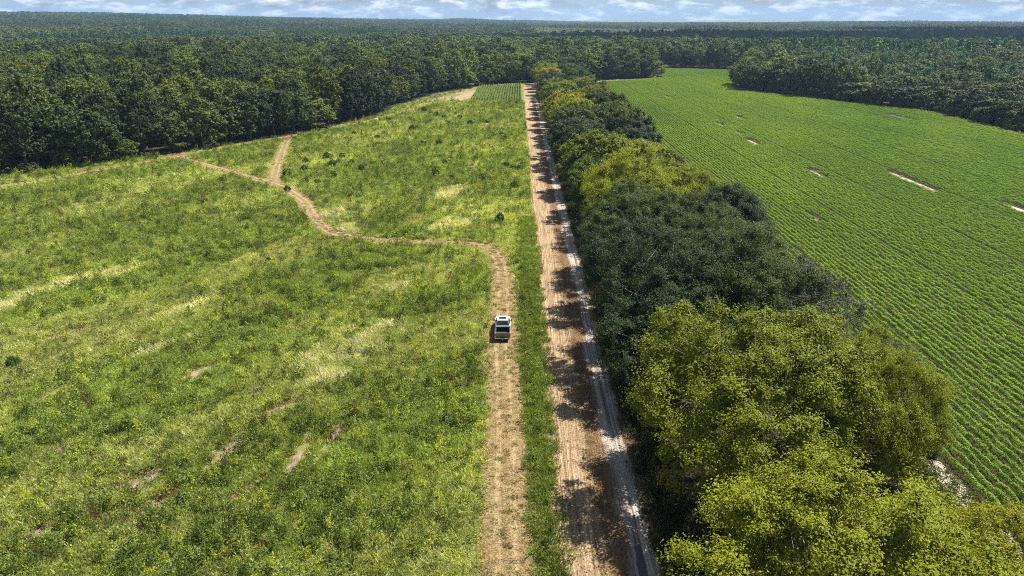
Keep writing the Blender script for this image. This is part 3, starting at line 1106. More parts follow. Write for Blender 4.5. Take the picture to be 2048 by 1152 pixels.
c_crop = proto_collection('crop_clump', [crop_segment(200 + i) for i in range(6)])
ROW = 0.914
GAPS = [(75.0, 354, 362, 1.2), (74.8, 255, 263, 1.0), (75.7, 234, 241, 0.8), (74.3, 214, 224, 1.2), (75.4, 168, 176, 0.9), (87.7, 273, 281, 1.1),
        (152.5, 273, 289, 1.8), (94.5, 152, 174, 1.2), (102.5, 128, 141, 1.3), (58, 128, 130, .5), (104, 330, 336, .8)]
xs = np.arange(37.9, 232, ROW)
P = []
for xr in xs:
    ys = np.arange(16, 588, 1.22) + rng.uniform(-.3, .3)
    P.append(np.stack([np.full(len(ys), xr), ys], 1))
P = np.concatenate(P)
P = P + rng.normal(0, 1, P.shape) * np.array([0.03, 0.16])
ok = in_poly(P[:, 0] - .35, P[:, 1], CROP) & in_poly(P[:, 0] + .35, P[:, 1], CROP)
ok &= in_view(P[:, 0], P[:, 1], 0 * P[:, 0], 0.18)
thin = 0 * P[:, 0]
for (gx_, y0, y1, hw) in GAPS:
    inside = np.exp(-(np.maximum(0, np.abs(P[:, 0] - gx_ - 0.0) - hw * .6) / .7) ** 2) * sstep(y0 - 4, y0 + 1, P[:, 1]) * (1 - sstep(y1 - 1, y1 + 4, P[:, 1]))
    thin = np.maximum(thin, inside)
thin = np.maximum(thin, (vnoise(P[:, 0] * 0.9, P[:, 1] * .35, 9) > .97) * 0.4)
ok &= rng.random(len(P)) > thin * 0.85
P = P[ok]
M_GAP = soil_material('gap_sand', [(0.3, (0.20, 0.16, 0.105)), (0.5, (0.37, 0.31, 0.235)), (0.7, (0.50, 0.44, 0.35))], 0.9, 5.0, 0.4)
for k_, (gx_, y0, y1, hw) in enumerate(GAPS):
    hw *= .6
    sheet('sand_patch', [(gx_ - hw, y0), (gx_ + hw * .8, y0 + .5), (gx_ + hw, (y0 + y1) / 2), (gx_ + hw * .7, y1), (gx_ - hw * .8, y1 - .5), (gx_ - hw, (y0 + y1) / 2)], 0.010,
          M_GAP, 'bare pale sand gap between the crop rows', 'ground', sub=0.7)
n = len(P)
vig = fbm(P[:, 0] / 30, P[:, 1] / 60, 44, 4)
lines = vnoise(P[:, 0] / ROW * 0.5, P[:, 1] * 0.012, 3)
tram = (np.abs(((P[:, 0] - 38.0) % 16.45) - 8.2) < 0.5)
tint = np.array((0.150, 0.275, 0.016)) * (0.80 + 0.5 * vig)[:, None] * rng.uniform(.85, 1.15, (n, 1))
tint[:, 0] *= 0.85 + 0.5 * vig
size = 0.86 + 0.34 * vig + 0.10 * (lines - .5) - 0.22 * tram
scl = np.stack([size * rng.uniform(.85, 1.1, n), np.full(n, 1.0), size * rng.uniform(.85, 1.2, n)], 1)
rot = np.stack([0 * vig, 0 * vig, rng.normal(0, .05, n) + np.pi * rng.integers(0, 2, n)], 1)
scatter('crop_rows', c_crop, np.stack([P[:, 0], P[:, 1], np.full(n, 0.006)], 1), rng.integers(0, 6, n), rot, scl, tint,
        'straight rows of leafy green crop plants filling the right field', 'crop')

# far vegetable plot at the end of the weedy field
P = []
for xr in np.arange(-22.5, 2.0, 1.3):
    ys = np.arange(337, 424, 1.2)
    P.append(np.stack([np.full(len(ys), xr) + rng.normal(0, .05, len(ys)), ys], 1))
P = np.concatenate(P)
P = P[P[:, 1] < 410 + (P[:, 0] + 22) * 0.6]
P = P[rng.random(len(P)) > 0.12]
n = len(P)
s = rng.uniform(1.3, 2.1, n)
scatter('plot_rows', c_crop, np.stack([P[:, 0], P[:, 1], np.full(n, 0.01)], 1), rng.integers(0, 6, n), np.zeros((n, 3)),
        np.stack([s, s * .8, s * 1.3], 1), np.array((0.14, 0.20, 0.04)) * rng.uniform(.7, 1.3, (n, 1)), 'short rows of green plants in the far plot', 'crop')

# ------------------------------------------------------------------ weeds and grass
def blades_mesh(name, seed, n, rad, h, w, lean, seg=False):
    r = np.random.default_rng(seed)
    a, q = r.uniform(0, 6.283, n), np.sqrt(r.random(n)) * rad
    b = np.stack([np.cos(a) * q, np.sin(a) * q, np.zeros(n)], 1)
    da = r.uniform(0, 6.283, n)
    hh = h * r.uniform(.55, 1.2, n)
    tip = b + np.stack([np.cos(da) * lean * hh, np.sin(da) * lean * hh, hh], 1) + b * np.array([.5, .5, 0])
    sd = np.stack([-np.sin(da + r.normal(0, .6, n)), np.cos(da), 0 * da], 1) * w * r.uniform(.6, 1.3, (n, 1))
    mid = b * .45 + tip * .55 + np.array([0, 0, .12]) * hh[:, None]
    v = np.stack([b - sd * .5, b + sd * .5, mid + sd * .5, tip, mid - sd * .5], 1).reshape(-1, 3)
    f = np.arange(n * 5).reshape(n, 5)
    return mesh_np(name, v, [f], [M_GRASS], False, {'lv': r.random(n)})


def weed_mesh(name, seed, stems, h, leaves, L, rad):
    r = np.random.default_rng(seed)
    P, N_ = [], []
    for s_ in range(stems):
        a, q = r.uniform(0, 6.283), rad * math.sqrt(r.random())
        b = np.array([math.cos(a) * q, math.sin(a) * q, 0])
        t = np.array([r.normal(0, .15), r.normal(0, .15), 1.0]) * h * r.uniform(.65, 1.15)
        k = r.uniform(.15, 1.0, leaves)
        w = 0.16 * (1.15 - k)[:, None] + 0.03
        P.append(b + t * k[:, None] + r.normal(0, 1, (leaves, 3)) * w * np.array([1, 1, .5]))
        N_.append(unit(r.normal(0, .6, (leaves, 3)) + np.array([0, 0, .7])))
    P, N_ = np.concatenate(P), np.concatenate(N_)
    sz = L * r.uniform(.6, 1.3, len(P))
    v, f = leaf_quads(P, N_, sz, sz * .45, r)
    return mesh_np(name, v, [f], [M_GRASS], False, {'lv': r.random(len(P))})


grass_m = [blades_mesh('grass_tuft', 300 + i, 34, .38, .34 + .06 * i, .055, .35) for i in range(3)]
wisp_m = [blades_mesh('wispy_grass', 310 + i, 40, .42, .5, .030, .75) for i in range(2)]
weed_m = [weed_mesh('weed', 320, 5, .75, 13, .17, .26), weed_mesh('weed', 321, 7, .6, 10, .15, .34), weed_mesh('weed', 322, 4, .95, 16, .17, .2)]
straw_m = [blades_mesh('straw', 330 + i, 26, .34, .06, .022, 3.2) for i in range(2)]
c_plants = proto_collection('field_plant', grass_m + wisp_m + weed_m + straw_m)   # 0-2 grass, 3-4 wispy, 5-7 weeds, 8-9 straw

WEEDY = [(-178, 100), (-150, 138), (-127, 166), (-119, 178), (-111, 187), (-100, 196), (-90.8, 211), (-79, 228), (-69, 247), (-57, 279),
         (-54, 312), (-36, 345), (-25, 335), (2.4, 336), (2.6, 205), (2.7, 144), (3.1, 110), (3.1, 12), (-60, 12)]
# pale dry streaks: centre, half length, half width, heading of the long axis
DRY = [(-19.3, 71.8, 8.0, 3.0, 66), (-21.0, 64.5, 4, 1.0, 60), (-67, 91, 8, 1.6, 60), (-60, 98, 5, 1.4, 58), (-71, 83, 6, 2.0, 60), (-12.2, 124.6, 3.6, 3.4, 0),
       (-17.9, 91.5, 2.6, 1.6, 30), (-44, 84, 4, .8, 58), (-31, 121, 3.5, 2.6, 80), (-37, 131, 3.5, 2.6, 70), (-42, 72, 4, .8, 55), (-15, 150, 6, 2.6, 80)]
BARE = [(-31.5, 47.5, 2.6, 1.0, 60), (-26, 52, 2.4, .7, 80), (-19.5, 50, 2.5, .5, 85), (-24, 58, 2.4, .6, 60), (-56, 76, 3, .8, 55),
        (-36, 41, 2, .8, 60), (-20, 128, 3, .8, 75), (-12, 180, 5, 1.0, 85), (-8, 165, 4, .8, 85)]


M_BROWN = soil_material('bare_brown_soil', [(0.3, (0.08, 0.05, 0.032)), (0.5, (0.19, 0.14, 0.095)), (0.7, (0.31, 0.24, 0.17))], 0.8, 4.0)
BARE += [(-41, 52, 2.2, .7, 60), (-29, 43.5, 2.2, .8, 50), (-22.5, 46, 2.0, .6, 70), (-17, 54, 2.0, .5, 80), (-35, 66, 2.4, .6, 58), (-27, 63, 2.0, .5, 60), (-48, 61, 2.4, .7, 58)]
for (a_, b_, hl, hw, an) in BARE:
    ca, sa = math.cos(R_(an)), math.sin(R_(an))
    ring = []
    for q_ in range(14):
        th = q_ / 14 * 6.283
        k_ = rnd.uniform(.5, .95)
        ring.append((a_ + ca * hl * k_ * math.cos(th) - sa * hw * k_ * math.sin(th), b_ + sa * hl * k_ * math.cos(th) + ca * hw * k_ * math.sin(th)))
    sheet('bare_soil', ring, 0.004 + 0.0015 * BARE.index((a_, b_, hl, hw, an)), M_BROWN, 'small brown bare soil patch among the weeds', 'ground', sub=0.5)


def blob(x, y, lst, seed):
    m = np.zeros(len(x))
    wob = fbm(x / 2.4, y / 2.4, seed, 3) - .5 + 1.2 * (fbm((x * .5 + y * .87) / 6, (x * .87 - y * .5) / .9, seed + 9, 3) - .5)
    for (a, b, hl, hw, ang) in lst:
        c, s = math.cos(R_(ang)), math.sin(R_(ang))
        u, v = (x - a) * c + (y - b) * s, -(x - a) * s + (y - b) * c
        q = np.sqrt((u / hl) ** 2 + (v / hw) ** 2) + wob * 1.3
        m = np.maximum(m, 1 - sstep(.35, 1.35, q))
    return m


def field_points(dens_near, dens_far, seed):
    r = np.random.default_rng(seed)
    n1, n2 = int(dens_near * 200 * 125), int(dens_far * 200 * 235)
    x = np.concatenate([r.uniform(-140, 3.2, n1), r.uniform(-180, 3.2, n2)])
    y = np.concatenate([r.uniform(14, 130, n1), r.uniform(130, 350, n2)])
    ok = in_poly(x, y, WEEDY) & in_view(x, y, 0 * x, .18)
    x, y = x[ok], y[ok]
    d1 = dist_line(x, y, TRACK_D[::3] + [TRACK_D[-1]])
    tw = np.where(y < 108, 1.95, 1.75)
    d2, d3 = dist_line(x, y, BRANCH_D[::3]), dist_line(x, y, MARGIN_D[::3])
    on = (d1 < tw + r.normal(0, .18, len(x))) | (d2 < 1.9) | (d3 < 2.3)
    on |= (np.abs(x - .7) < 1.6) & (np.abs(y - 295) < 8) & (r.random(len(x)) < .8)
    on |= (x > -107) & (x < -94.5) & (y > 192) & (y < 198.7) & (x + 106 > (y - 192.5) * .6)
    return x, y, on, np.minimum(d1 - tw, np.minimum(d2 - 1.7, d3 - 1.5)), r


x, y, on, dtrk, r = field_points(6.2, 3.2, 401)
k = ~on
x, y, dtrk = x[k], y[k], dtrk[k]
n = len(x)
dry = np.maximum(blob(x, y, DRY, 61), 0.0)
bare = blob(x, y, BARE, 62)
# broad slanting bands across the slope, and clump-scale patches
c6, s6 = math.cos(R_(58)), math.sin(R_(58))
u_, v_ = x * c6 + y * s6, -x * s6 + y * c6
band = fbm(u_ / 34.0, v_ / 9.0, 71, 4)
clump = fbm(x / 2.3, y / 2.3, 72, 3)
patch = fbm(x / 7.0, y / 7.0, 73, 3)
strip_ = (x > 0.2) & (dtrk > 0) & (y < 130)
x = x + np.where((x > 2.7), r.uniform(0, .7, n) * (fbm(x * 0, y / 3.0, 99, 3) > .5), 0)
lush = np.clip(sstep(.45, .66, patch) + 0.0, 0, 1)
thinp = np.clip(bare * .8 + sstep(.60, .72, patch * .4 + clump * .6) * .55 + 0.05, 0, 1)
keep = r.random(n) > np.where(strip_, 0.0, thinp)
x, y, dry, band, clump, patch, strip_, lush, bare, dtrk = [a[keep] for a in (x, y, dry, band, clump, patch, strip_, lush, bare, dtrk)]
n = len(x)
u = r.random(n)
weedf = sstep(.47, .60, clump) * (0.10 + .90 * sstep(.42, .60, band)) * (1 - dry)
farw = sstep(100, 150, y)
is_weed = u < np.where(strip_, .12, 0.07 + .58 * weedf + .06 * farw) * (1 - dry)
is_wisp = (~is_weed) & (r.random(n) < np.maximum(dry, .12 + .3 * (band < .45)))
idx = np.where(is_weed, 5 + r.integers(0, 3, n), np.where(is_wisp, 3 + r.integers(0, 2, n), r.integers(0, 3, n)))
yl, gr, dk = np.array((0.480, 0.500, 0.235)), np.array((0.335, 0.410, 0.120)), np.array((0.105, 0.150, 0.030))
st = np.array((0.66, 0.62, 0.56))
b3 = sstep(.36, .66, band * .6 + patch * .4)[:, None]
tint = yl * (1 - b3) + gr * b3
tint = np.where(is_weed[:, None], gr * .6 + dk * .4, tint)
tint = np.where((is_weed & (r.random(n) < .5))[:, None], dk * 1.0, tint)
tint = np.where((is_weed & (r.random(n) < .16))[:, None], np.array((0.34, 0.38, 0.05)), tint)
dm_ = (r.random(n) < dry * .8)[:, None] * r.uniform(.5, 1, (n, 1))
tint = tint * (1 - dm_) + st * dm_
br_ = ((bare > .2) & (r.random(n) < .5)) | ((r.random(n) < .02) & ~strip_)
tint = np.where(br_[:, None], np.array((0.16, 0.10, 0.05)), tint)
tint = np.where(strip_[:, None], np.array((0.200, 0.255, 0.058)), tint)
tint = tint * r.uniform(.6, 1.3, (n, 1)) * (.72 + .56 * fbm(u_[keep] / 22.0, v_[keep] / 8.0, 88, 3))[:, None]
s = r.uniform(.6, 1.25, n) * np.where(y > 130, 1.25, 1.0) * np.where(is_weed, 1.2, 1.0)
hs = s * np.where(is_weed, r.uniform(.7, 1.6, n), r.uniform(.7, 1.1, n)) * np.where(dtrk < .6, .75, 1) * np.where(bare > .3, .6, 1)
scl = np.stack([s, s, hs], 1)
rot = np.stack([r.normal(0, .12, n), r.normal(0, .12, n), r.uniform(0, 6.283, n)], 1)
# the wind-laid dry streaks lean one way
rot[:, 0] = np.where(dry > .4, 0.5, rot[:, 0])
rot[:, 2] = np.where(dry > .4, r.normal(0.9, .5, n), rot[:, 2])
scatter('field_weeds', c_plants, np.stack([x, y, np.full(n, 0.0)], 1), idx, rot, scl, tint,
        'rough mixed grass and weeds covering the left field', 'grass')

# cut straw lying on the mown tracks and stubble on the road
x, y, on, dtrk, r = field_points(4.2, 1.2, 402)
x, y, dtrk = x[on], y[on], dtrk[on]
n0 = len(x)
rx, ry = r.uniform(3.1, 10.8, 7200), r.uniform(30, 110, 7200)
kr = r.random(7200) < np.clip(.05 + .6 * np.exp(-((rx - 6.5) / .7) ** 2) - .9 * np.exp(-((rx - 8.6) / .8) ** 2), 0.0, 1)
x, y = np.concatenate([x, rx[kr]]), np.concatenate([y, ry[kr]])
n = len(x)
u = r.random(n)
green_ = r.random(n) < np.where(np.arange(n) < n0, .10 + .22 * (fbm(x / 3, y / 3, 90, 2) > .55), .05)
idx = np.where(green_, r.integers(0, 3, n), 8 + r.integers(0, 2, n))
tint = np.where((u < .5)[:, None], np.array((.24, .175, .085)), np.where((u < .78)[:, None], np.array((.11, .07, .03)), np.array((.34, .265, .145))))
tint = np.where((np.arange(n) >= n0)[:, None], tint * np.array((1, .92, .85)), tint)
tint = np.where(green_[:, None], np.array((.15, .17, .04)), tint) * r.uniform(.75, 1.2, (n, 1))
s = r.uniform(.35, .8, n)
hs = np.where(green_, s * .45, s)
scatter('cut_straw', c_plants, np.stack([x, y, np.full(n, .03)], 1), idx, np.stack([0 * s, 0 * s, r.uniform(0, 6.28, n)], 1),
        np.stack([s, s, hs], 1), tint, 'cut straw and stubble lying on the tracks and road', 'straw')

# leafy fringe between the mown margin and the left wood, and along the right wood
r = np.random.default_rng(403)
n = 15000
x, y = r.uniform(-150, -10, n), r.uniform(120, 400, n)
dm, de = dist_line(x, y, MARGIN), dist_line(x, y, edge)
ok = in_poly(x, y, CLEARING) & (de < 9) & (dm > 1.8) & ~((x > -107) & (x < -94) & (y > 190) & (y < 199)) & (x < -30)
x, y = x[ok], y[ok]
x2, y2 = r.uniform(110, 185, 9000), r.uniform(200, 410, 9000)
ok2 = in_poly(x2, y2, CLEARING) & (dist_line(x2, y2, edge) < 3.2) & ~in_poly(x2, y2, CROP)
nl = len(x)
x, y = np.concatenate([x, x2[ok2]]), np.concatenate([y, y2[ok2]])
n = len(x)
s = r.uniform(.9, 1.8, n)
tint = np.where((r.random(n) < .6)[:, None], np.array((.075, .14, .02)), np.array((.11, .16, .03)))
tint = np.where((np.arange(n) >= nl)[:, None], np.array((.20, .21, .06)), tint) * r.uniform(.8, 1.2, (n, 1))
scatter('wood_edge_weeds', c_plants, np.stack([x, y, np.zeros(n)], 1), 5 + r.integers(0, 3, n), np.stack([0 * s, 0 * s, r.uniform(0, 6.28, n)], 1),
        np.stack([s, s, s * .8], 1), tint, 'leafy green weeds fringing the wood edges', 'weeds')

# brush and rusty dry grass at the foot of the windrow
n = 5200
x, y = np.concatenate([r.uniform(10.0, 13.5, n), r.uniform(33.5, 37.4, n)]), np.concatenate([r.uniform(22, 200, n), r.uniform(22, 200, n)])
n = 2 * n
rust = (fbm(x / 3, y / 5, 95, 2) > .66) & (x < 20)
ok = r.random(n) < .5
x, y, rust = x[ok], y[ok], rust[ok]
n = len(x)
s = r.uniform(.6, 1.5, n)
tint = np.where(rust[:, None], np.array((.27, .18, .075)), np.array((.05, .062, .02))) * r.uniform(.7, 1.3, (n, 1))
tint = np.where((x > 20)[:, None], np.array((.10, .12, .035)) * r.uniform(.7, 1.3, (n, 1)), tint)
scatter('windrow_brush', c_plants, np.stack([x, y, np.full(n, .01)], 1), np.where(rust, 3 + r.integers(0, 2, n), 5 + r.integers(0, 3, n)),
        np.stack([0 * s, 0 * s, r.uniform(0, 6.28, n)], 1), np.stack([s, s, s], 1), tint, 'low brush and rusty grass at the foot of the windrow', 'brush')

# ------------------------------------------------------------------ shrubs and tall weed clumps, each a thing of its own
def shrub(x, y, R, H, tint, label, group, k=0, name='shrub', cat='shrub'):
    o = tree(name, SHRUB[k % 3], x, y, R, H, tint, label, group, cat=cat)
    for c in o.children:
        if c.name.startswith('trunk'):
            c.name = 'stem'
        else:
            c.name = 'foliage'
    return o


GL = 'shrubs along the left wood'
for i, (a, b, R, H, tt, lab) in enumerate([
        (-118.5, 177.5, 3.2, 4.6, GREEN, 'rounded green shrub at the foot of the left wood near the frame edge'),
        (-113.5, 184.5, 3.0, 3.8, OLIVE, 'low olive shrub between two rounded green ones'),
        (-109.0, 188.5, 3.8, 5.6, GREEN, 'tallest green shrub left of the red clay patch'),
        (-124.0, 170.5, 2.4, 2.8, GREY, 'greyish brown scrubby bush at the far left wood foot'),
        (-103.0, 191.8, 1.0, 1.9, DARK, 'small upright dark bush beside the red clay patch'),
        (-93.0, 207.0, 2.2, 2.6, OLIVE, 'low bush just right of the red clay patch'),
        (-131.0, 161.0, 2.8, 3.4, GREEN, 'green bush cut by the left frame edge')]):
    shrub(a, b, R, H, tt, lab, GL, i)
GR = 'shrubs along the right wood'
for i in range(20):
    f = i / 19.0
    ii = f * 150
    yb = 236 + ii
    a = np.interp(yb, [236, 269, 302, 334, 375, 397], [172.6, 174.6, 175.6, 156.2, 137.4, 122.6]) + 1.0
    tt = [OLIVE, GREEN, OLIVE, DARK][i % 4]
    shrub(float(a), yb, rnd.uniform(2.6, 4.2), rnd.uniform(2.8, 5.2), tuple(np.array(tt) * rnd.uniform(1.0, 1.4)),
          'vine-covered shrub fronting the right wood, %s from the right frame edge' % ORD[i], GR, i)
GF = 'tall dark weed clumps in the field'
WB = [(905, 362, 1.0, 'dark leafy weed clump left of the pale grass circle'), (890, 330, .9, 'dark weed clump just behind the pale bright patch of the field'),
      (966, 362, 1.2, 'widest dark weed clump near the far sandy road'), (1028, 378, 1.2, 'dark weed clump beside the road across from the mid-green tree'),
      (1000, 445, 1.1, 'dark reedy clump near the bend of the track'), (775, 505, 1.1, 'dark green clump just below the curving track'),
      (398, 498, 1.0, 'lone dark clump in the middle of the left slope'), (28, 735, 1.3, 'upright dark clump near the left frame edge'),
      (668, 586, .8, 'small dark clump above the largest pale streak'), (1092, 1095, .9, 'long-bladed tuft ending the green strip at the bottom'),
      (538, 524, .8, 'small dark clump on the slope below the track junction'), (58, 508, .9, 'dark clump at the left edge above the pale streak'),
      (450, 622, .9, 'narrow dark clump right of the long pale streak'), (1045, 605, 1.0, 'dark tuft on the green strip beside the pickup truck')]


def ground_at(px, py):
    d = _fw + (px - 1024) / FPX * _rt - (py - 576) / FPX * _up
    t_ = -36.0 / d[2]
    return d[0] * t_, d[1] * t_


for i, (px, py, R, lab) in enumerate(WB):
    a, b = ground_at(px, py)
    R *= .62 if b < 112 else 1.0
    shrub(a, b, R * .75, R * 1.55, (0.090, 0.145, 0.028), lab, GF, i, 'weed_clump', 'weed clump')
r = np.random.default_rng(515)
cnt = 0
while cnt < 64:
    a, b = r.uniform(-62, 1.2), r.uniform(150, 325)
    if not in_poly(np.array([a]), np.array([b]), WEEDY)[0] or dist_line(np.array([a]), np.array([b]), MARGIN)[0] < 6 or dist_line(np.array([a]), np.array([b]), BRANCH)[0] < 3:
        continue
    if fbm(np.array([a / 18]), np.array([b / 26]), 6, 2)[0] < .42:
        continue
    R = r.uniform(.55, 1.15)
    shrub(a, b, R, R * r.uniform(1.3, 2.0), tuple(np.array((0.075, 0.125, 0.024)) * r.uniform(.8, 1.3)),
          '%sdark weed clump %s, %s' % ('tiny ' if R < .7 else 'big ' if R > .98 else '', 'near the far road side' if a > -12 else 'toward the left wood margin' if a < -36 else 'in mid-field',
                                        'just past the curving track' if b < 185 else 'halfway up the field' if b < 235 else 'three quarters up the field' if b < 285 else 'by the far plots'), 'small dark weed clumps in the far field', cnt, 'weed_clump', 'weed clump')
    cnt += 1

# ------------------------------------------------------------------ pickup truck
def plain(name, col, rough=0.5, metal=0.0, spec=0.5, coat=0.0):
    t = NT(name)
    n = t.noise(t.coords(), 14.0, 3)
    c = t.mix(t.math('MULTIPLY', n, 0.25), col, tuple(v * 0.7 for v in col))
    t.principled(c, rough, spec, metal, coat=coat)
    return t.m


M_WHITE = plain('white_paint', (0.80, 0.80, 0.80), 0.28, coat=0.6)
M_BLACK = plain('black_plastic', (0.018, 0.018, 0.02), 0.6)
M_LINER = plain('bed_liner', (0.022, 0.022, 0.024), 0.85)
M_GLASS = plain('dark_glass', (0.012, 0.016, 0.022), 0.06, spec=0.8)
M_COVER = plain('grey_vinyl', (0.11, 0.11, 0.115), 0.6)
M_GATE = plain('shaded_gate_paint', (0.15, 0.15, 0.16), 0.35, coat=0.4)  # tailgate's shade put into the colour: grey instead of the body white
M_CHROME = plain('chrome', (0.62, 0.62, 0.63), 0.18, 1.0)
M_RED = plain('tail_lamp', (0.45, 0.015, 0.02), 0.2)
M_RUBBER = plain('tyre_rubber', (0.025, 0.025, 0.025), 0.9)
M_PLATE = plain('plate', (0.6, 0.6, 0.58), 0.5)
M_LAMP = plain('lamp_glass', (0.7, 0.72, 0.75), 0.1)

truck = empty('pickup_truck', (-1.88, 76.85, 0.03), R_(0.6))
truck.scale = (0.96, 0.97, 0.96)
tag(truck, 'white pickup truck with open black bed driving up the mown track', 'pickup truck')


def loft(name, secs, mat, parent, bevel=0.0, smooth=False):
    """Closed body through rectangular sections: (y, x_half_bottom, x_half_top, z0, z1)."""
    bm = bmesh.new()
    rings = []
    for (y_, xb, xt, z0, z1) in secs:
        rings.append([bm.verts.new(q) for q in ((-xb, y_, z0), (xb, y_, z0), (xt, y_, z1), (-xt, y_, z1))])
    for a, b in zip(rings[:-1], rings[1:]):
        for j in range(4):
            bm.faces.new((a[j], a[(j + 1) % 4], b[(j + 1) % 4], b[j]))
    bm.faces.new(rings[0][::-1])
    bm.faces.new(rings[-1])
    bmesh.ops.recalc_face_normals(bm, faces=bm.faces[:])
    if bevel:
        bmesh.ops.bevel(bm, geom=bm.edges[:], offset=bevel, segments=2, affect='EDGES', clamp_overlap=True)
    me = bpy.data.meshes.new(name)
    bm.to_mesh(me)
    bm.free()
    me.materials.append(mat)
    return link(name, me, parent)


def box(name, x0, x1, y0, y1, z0, z1, mat, parent, bevel=0.01):
    bm = bmesh.new()
    bmesh.ops.create_cube(bm, size=1)
    for v in bm.verts:
        v.co = Vector(((x0 + x1) / 2 + v.co.x * (x1 - x0), (y0 + y1) / 2 + v.co.y * (y1 - y0), (z0 + z1) / 2 + v.co.z * (z1 - z0)))
    if bevel:
        bmesh.ops.bevel(bm, geom=bm.edges[:], offset=bevel, segments=2, affect='EDGES', clamp_overlap=True)
    me = bpy.data.meshes.new(name)
    bm.to_mesh(me)
    bm.free()
    me.materials.append(mat)
    return link(name, me, parent)


def quad(name, pts, mat, parent, thick=0.012):
    """A pane with a little thickness."""
    p = [Vector(q) for q in pts]
    nrm = (p[1] - p[0]).cross(p[2] - p[0]).normalized() * thick
    v = [tuple(q) for q in p] + [tuple(q + nrm) for q in p]
    k = len(p)
    f = [list(range(k))[::-1], list(range(k, 2 * k))] + [[i, (i + 1) % k, k + (i + 1) % k, k + i] for i in range(k)]
    me = bpy.data.meshes.new(name)
    me.from_pydata(v, [], f)
    me.materials.append(mat)
    return link(name, me, parent)


# front half of the body: doors, wings, bonnet
loft('body', [(-0.62, .97, .98, .52, 1.16), (.2, .99, 1.0, .50, 1.17), (1.35, .99, 1.0, .50, 1.18), (1.75, .99, .98, .52, 1.17), (2.55, .97, .90, .54, 1.10), (2.86, .90, .78, .56, 1.00)], M_WHITE, truck, .05)
loft('bonnet', [(1.42, .80, .76, 1.10, 1.225), (2.1, .78, .72, 1.08, 1.215), (2.74, .70, .60, 1.02, 1.12)], M_WHITE, truck, .035)
for sx in (-1, 1):
    x0, x1 = sorted((sx * 0.83, sx * 1.0))
    box('bed_side', x0, x1, -2.78, -0.60, .54, 1.22, M_WHITE, truck, .04)
    x0, x1 = sorted((sx * 0.835, sx * 0.985))
    box('bed_rail_cap', x0, x1, -2.70, -0.66, 1.215, 1.235, M_BLACK, truck, .006)
    lamp = box('tail_light', min(sx * .86, sx * .99), max(sx * .86, sx * .99), -2.815, -2.75, .80, 1.16, M_RED, truck, .012)
    box('reverse_lens', min(sx * .88, sx * .97), max(sx * .88, sx * .97), -2.822, -2.812, .92, 1.0, M_LAMP, lamp, 0)
    mir = box('mirror', min(sx * 1.02, sx * 1.24), max(sx * 1.02, sx * 1.24), 1.00, 1.10, 1.16, 1.36, M_BLACK, truck, .03)
    box('mirror_arm', min(sx * .95, sx * 1.06), max(sx * .95, sx * 1.06), 1.02, 1.10, 1.17, 1.23, M_BLACK, mir, .01)
    box('headlight', min(sx * .58, sx * .86), max(sx * .58, sx * .86), 2.80, 2.885, .84, 1.0, M_LAMP, truck, .015)
    box('running_board', min(sx * .93, sx * 1.04), max(sx * .93, sx * 1.04), -.5, 1.35, .40, .46, M_BLACK, truck, .012)
    for yw in (-1.72, 1.92):
        w = empty('wheel', (sx * .86, yw, .40))
        w.parent = truck
        bm = bmesh.new()
        bmesh.ops.create_cone(bm, cap_ends=True, segments=28, radius1=.40, radius2=.40, depth=.27, matrix=Matrix.Rotation(math.pi / 2, 4, 'Y'))
        bmesh.ops.bevel(bm, geom=bm.edges[:], offset=.025, segments=2, affect='EDGES', clamp_overlap=True)
        me = bpy.data.meshes.new('tyre')
        bm.to_mesh(me)
        bm.free()
        me.materials.append(M_RUBBER)
        link('tyre', me, w)
        bm = bmesh.new()
        bmesh.ops.create_cone(bm, cap_ends=True, segments=20, radius1=.25, radius2=.22, depth=.285, matrix=Matrix.Rotation(math.pi / 2, 4, 'Y'))
        me = bpy.data.meshes.new('rim')
        bm.to_mesh(me)
        bm.free()
        me.materials.append(M_CHROME)
        link('rim', me, w)
box('bed_floor', -.835, .835, -2.74, -.62, .62, .70, M_LINER, truck, 0)
box('bed_bulkhead', -.835, .835, -.70, -.615, .70, 1.20, M_LINER, truck, .01)
box('bed_cover', -.90, .90, -1.16, -.66, 1.238, 1.315, M_COVER, truck, .02)
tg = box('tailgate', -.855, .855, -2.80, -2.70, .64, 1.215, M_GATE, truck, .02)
box('handle', -.14, .14, -2.83, -2.798, 1.02, 1.10, M_BLACK, tg, .008)
bp = box('rear_bumper', -.98, .98, -2.98, -2.78, .46, .62, M_CHROME, truck, .04)
box('step_pad', -.30, .30, -2.985, -2.82, .615, .635, M_BLACK, bp, .004)
box('number_plate', -.16, .16, -2.995, -2.978, .48, .60, M_PLATE, bp, 0)
box('tow_hitch', -.05, .05, -3.20, -2.95, .40, .47, M_CHROME, truck, .012)
box('front_bumper', -.96, .96, 2.80, 2.98, .44, .66, M_CHROME, truck, .05)
box('grille', -.56, .56, 2.84, 2.90, .70, .98, M_BLACK, truck, .01)
box('chassis', -.70, .70, -2.6, 2.6, .34, .56, M_BLACK, truck, .02)
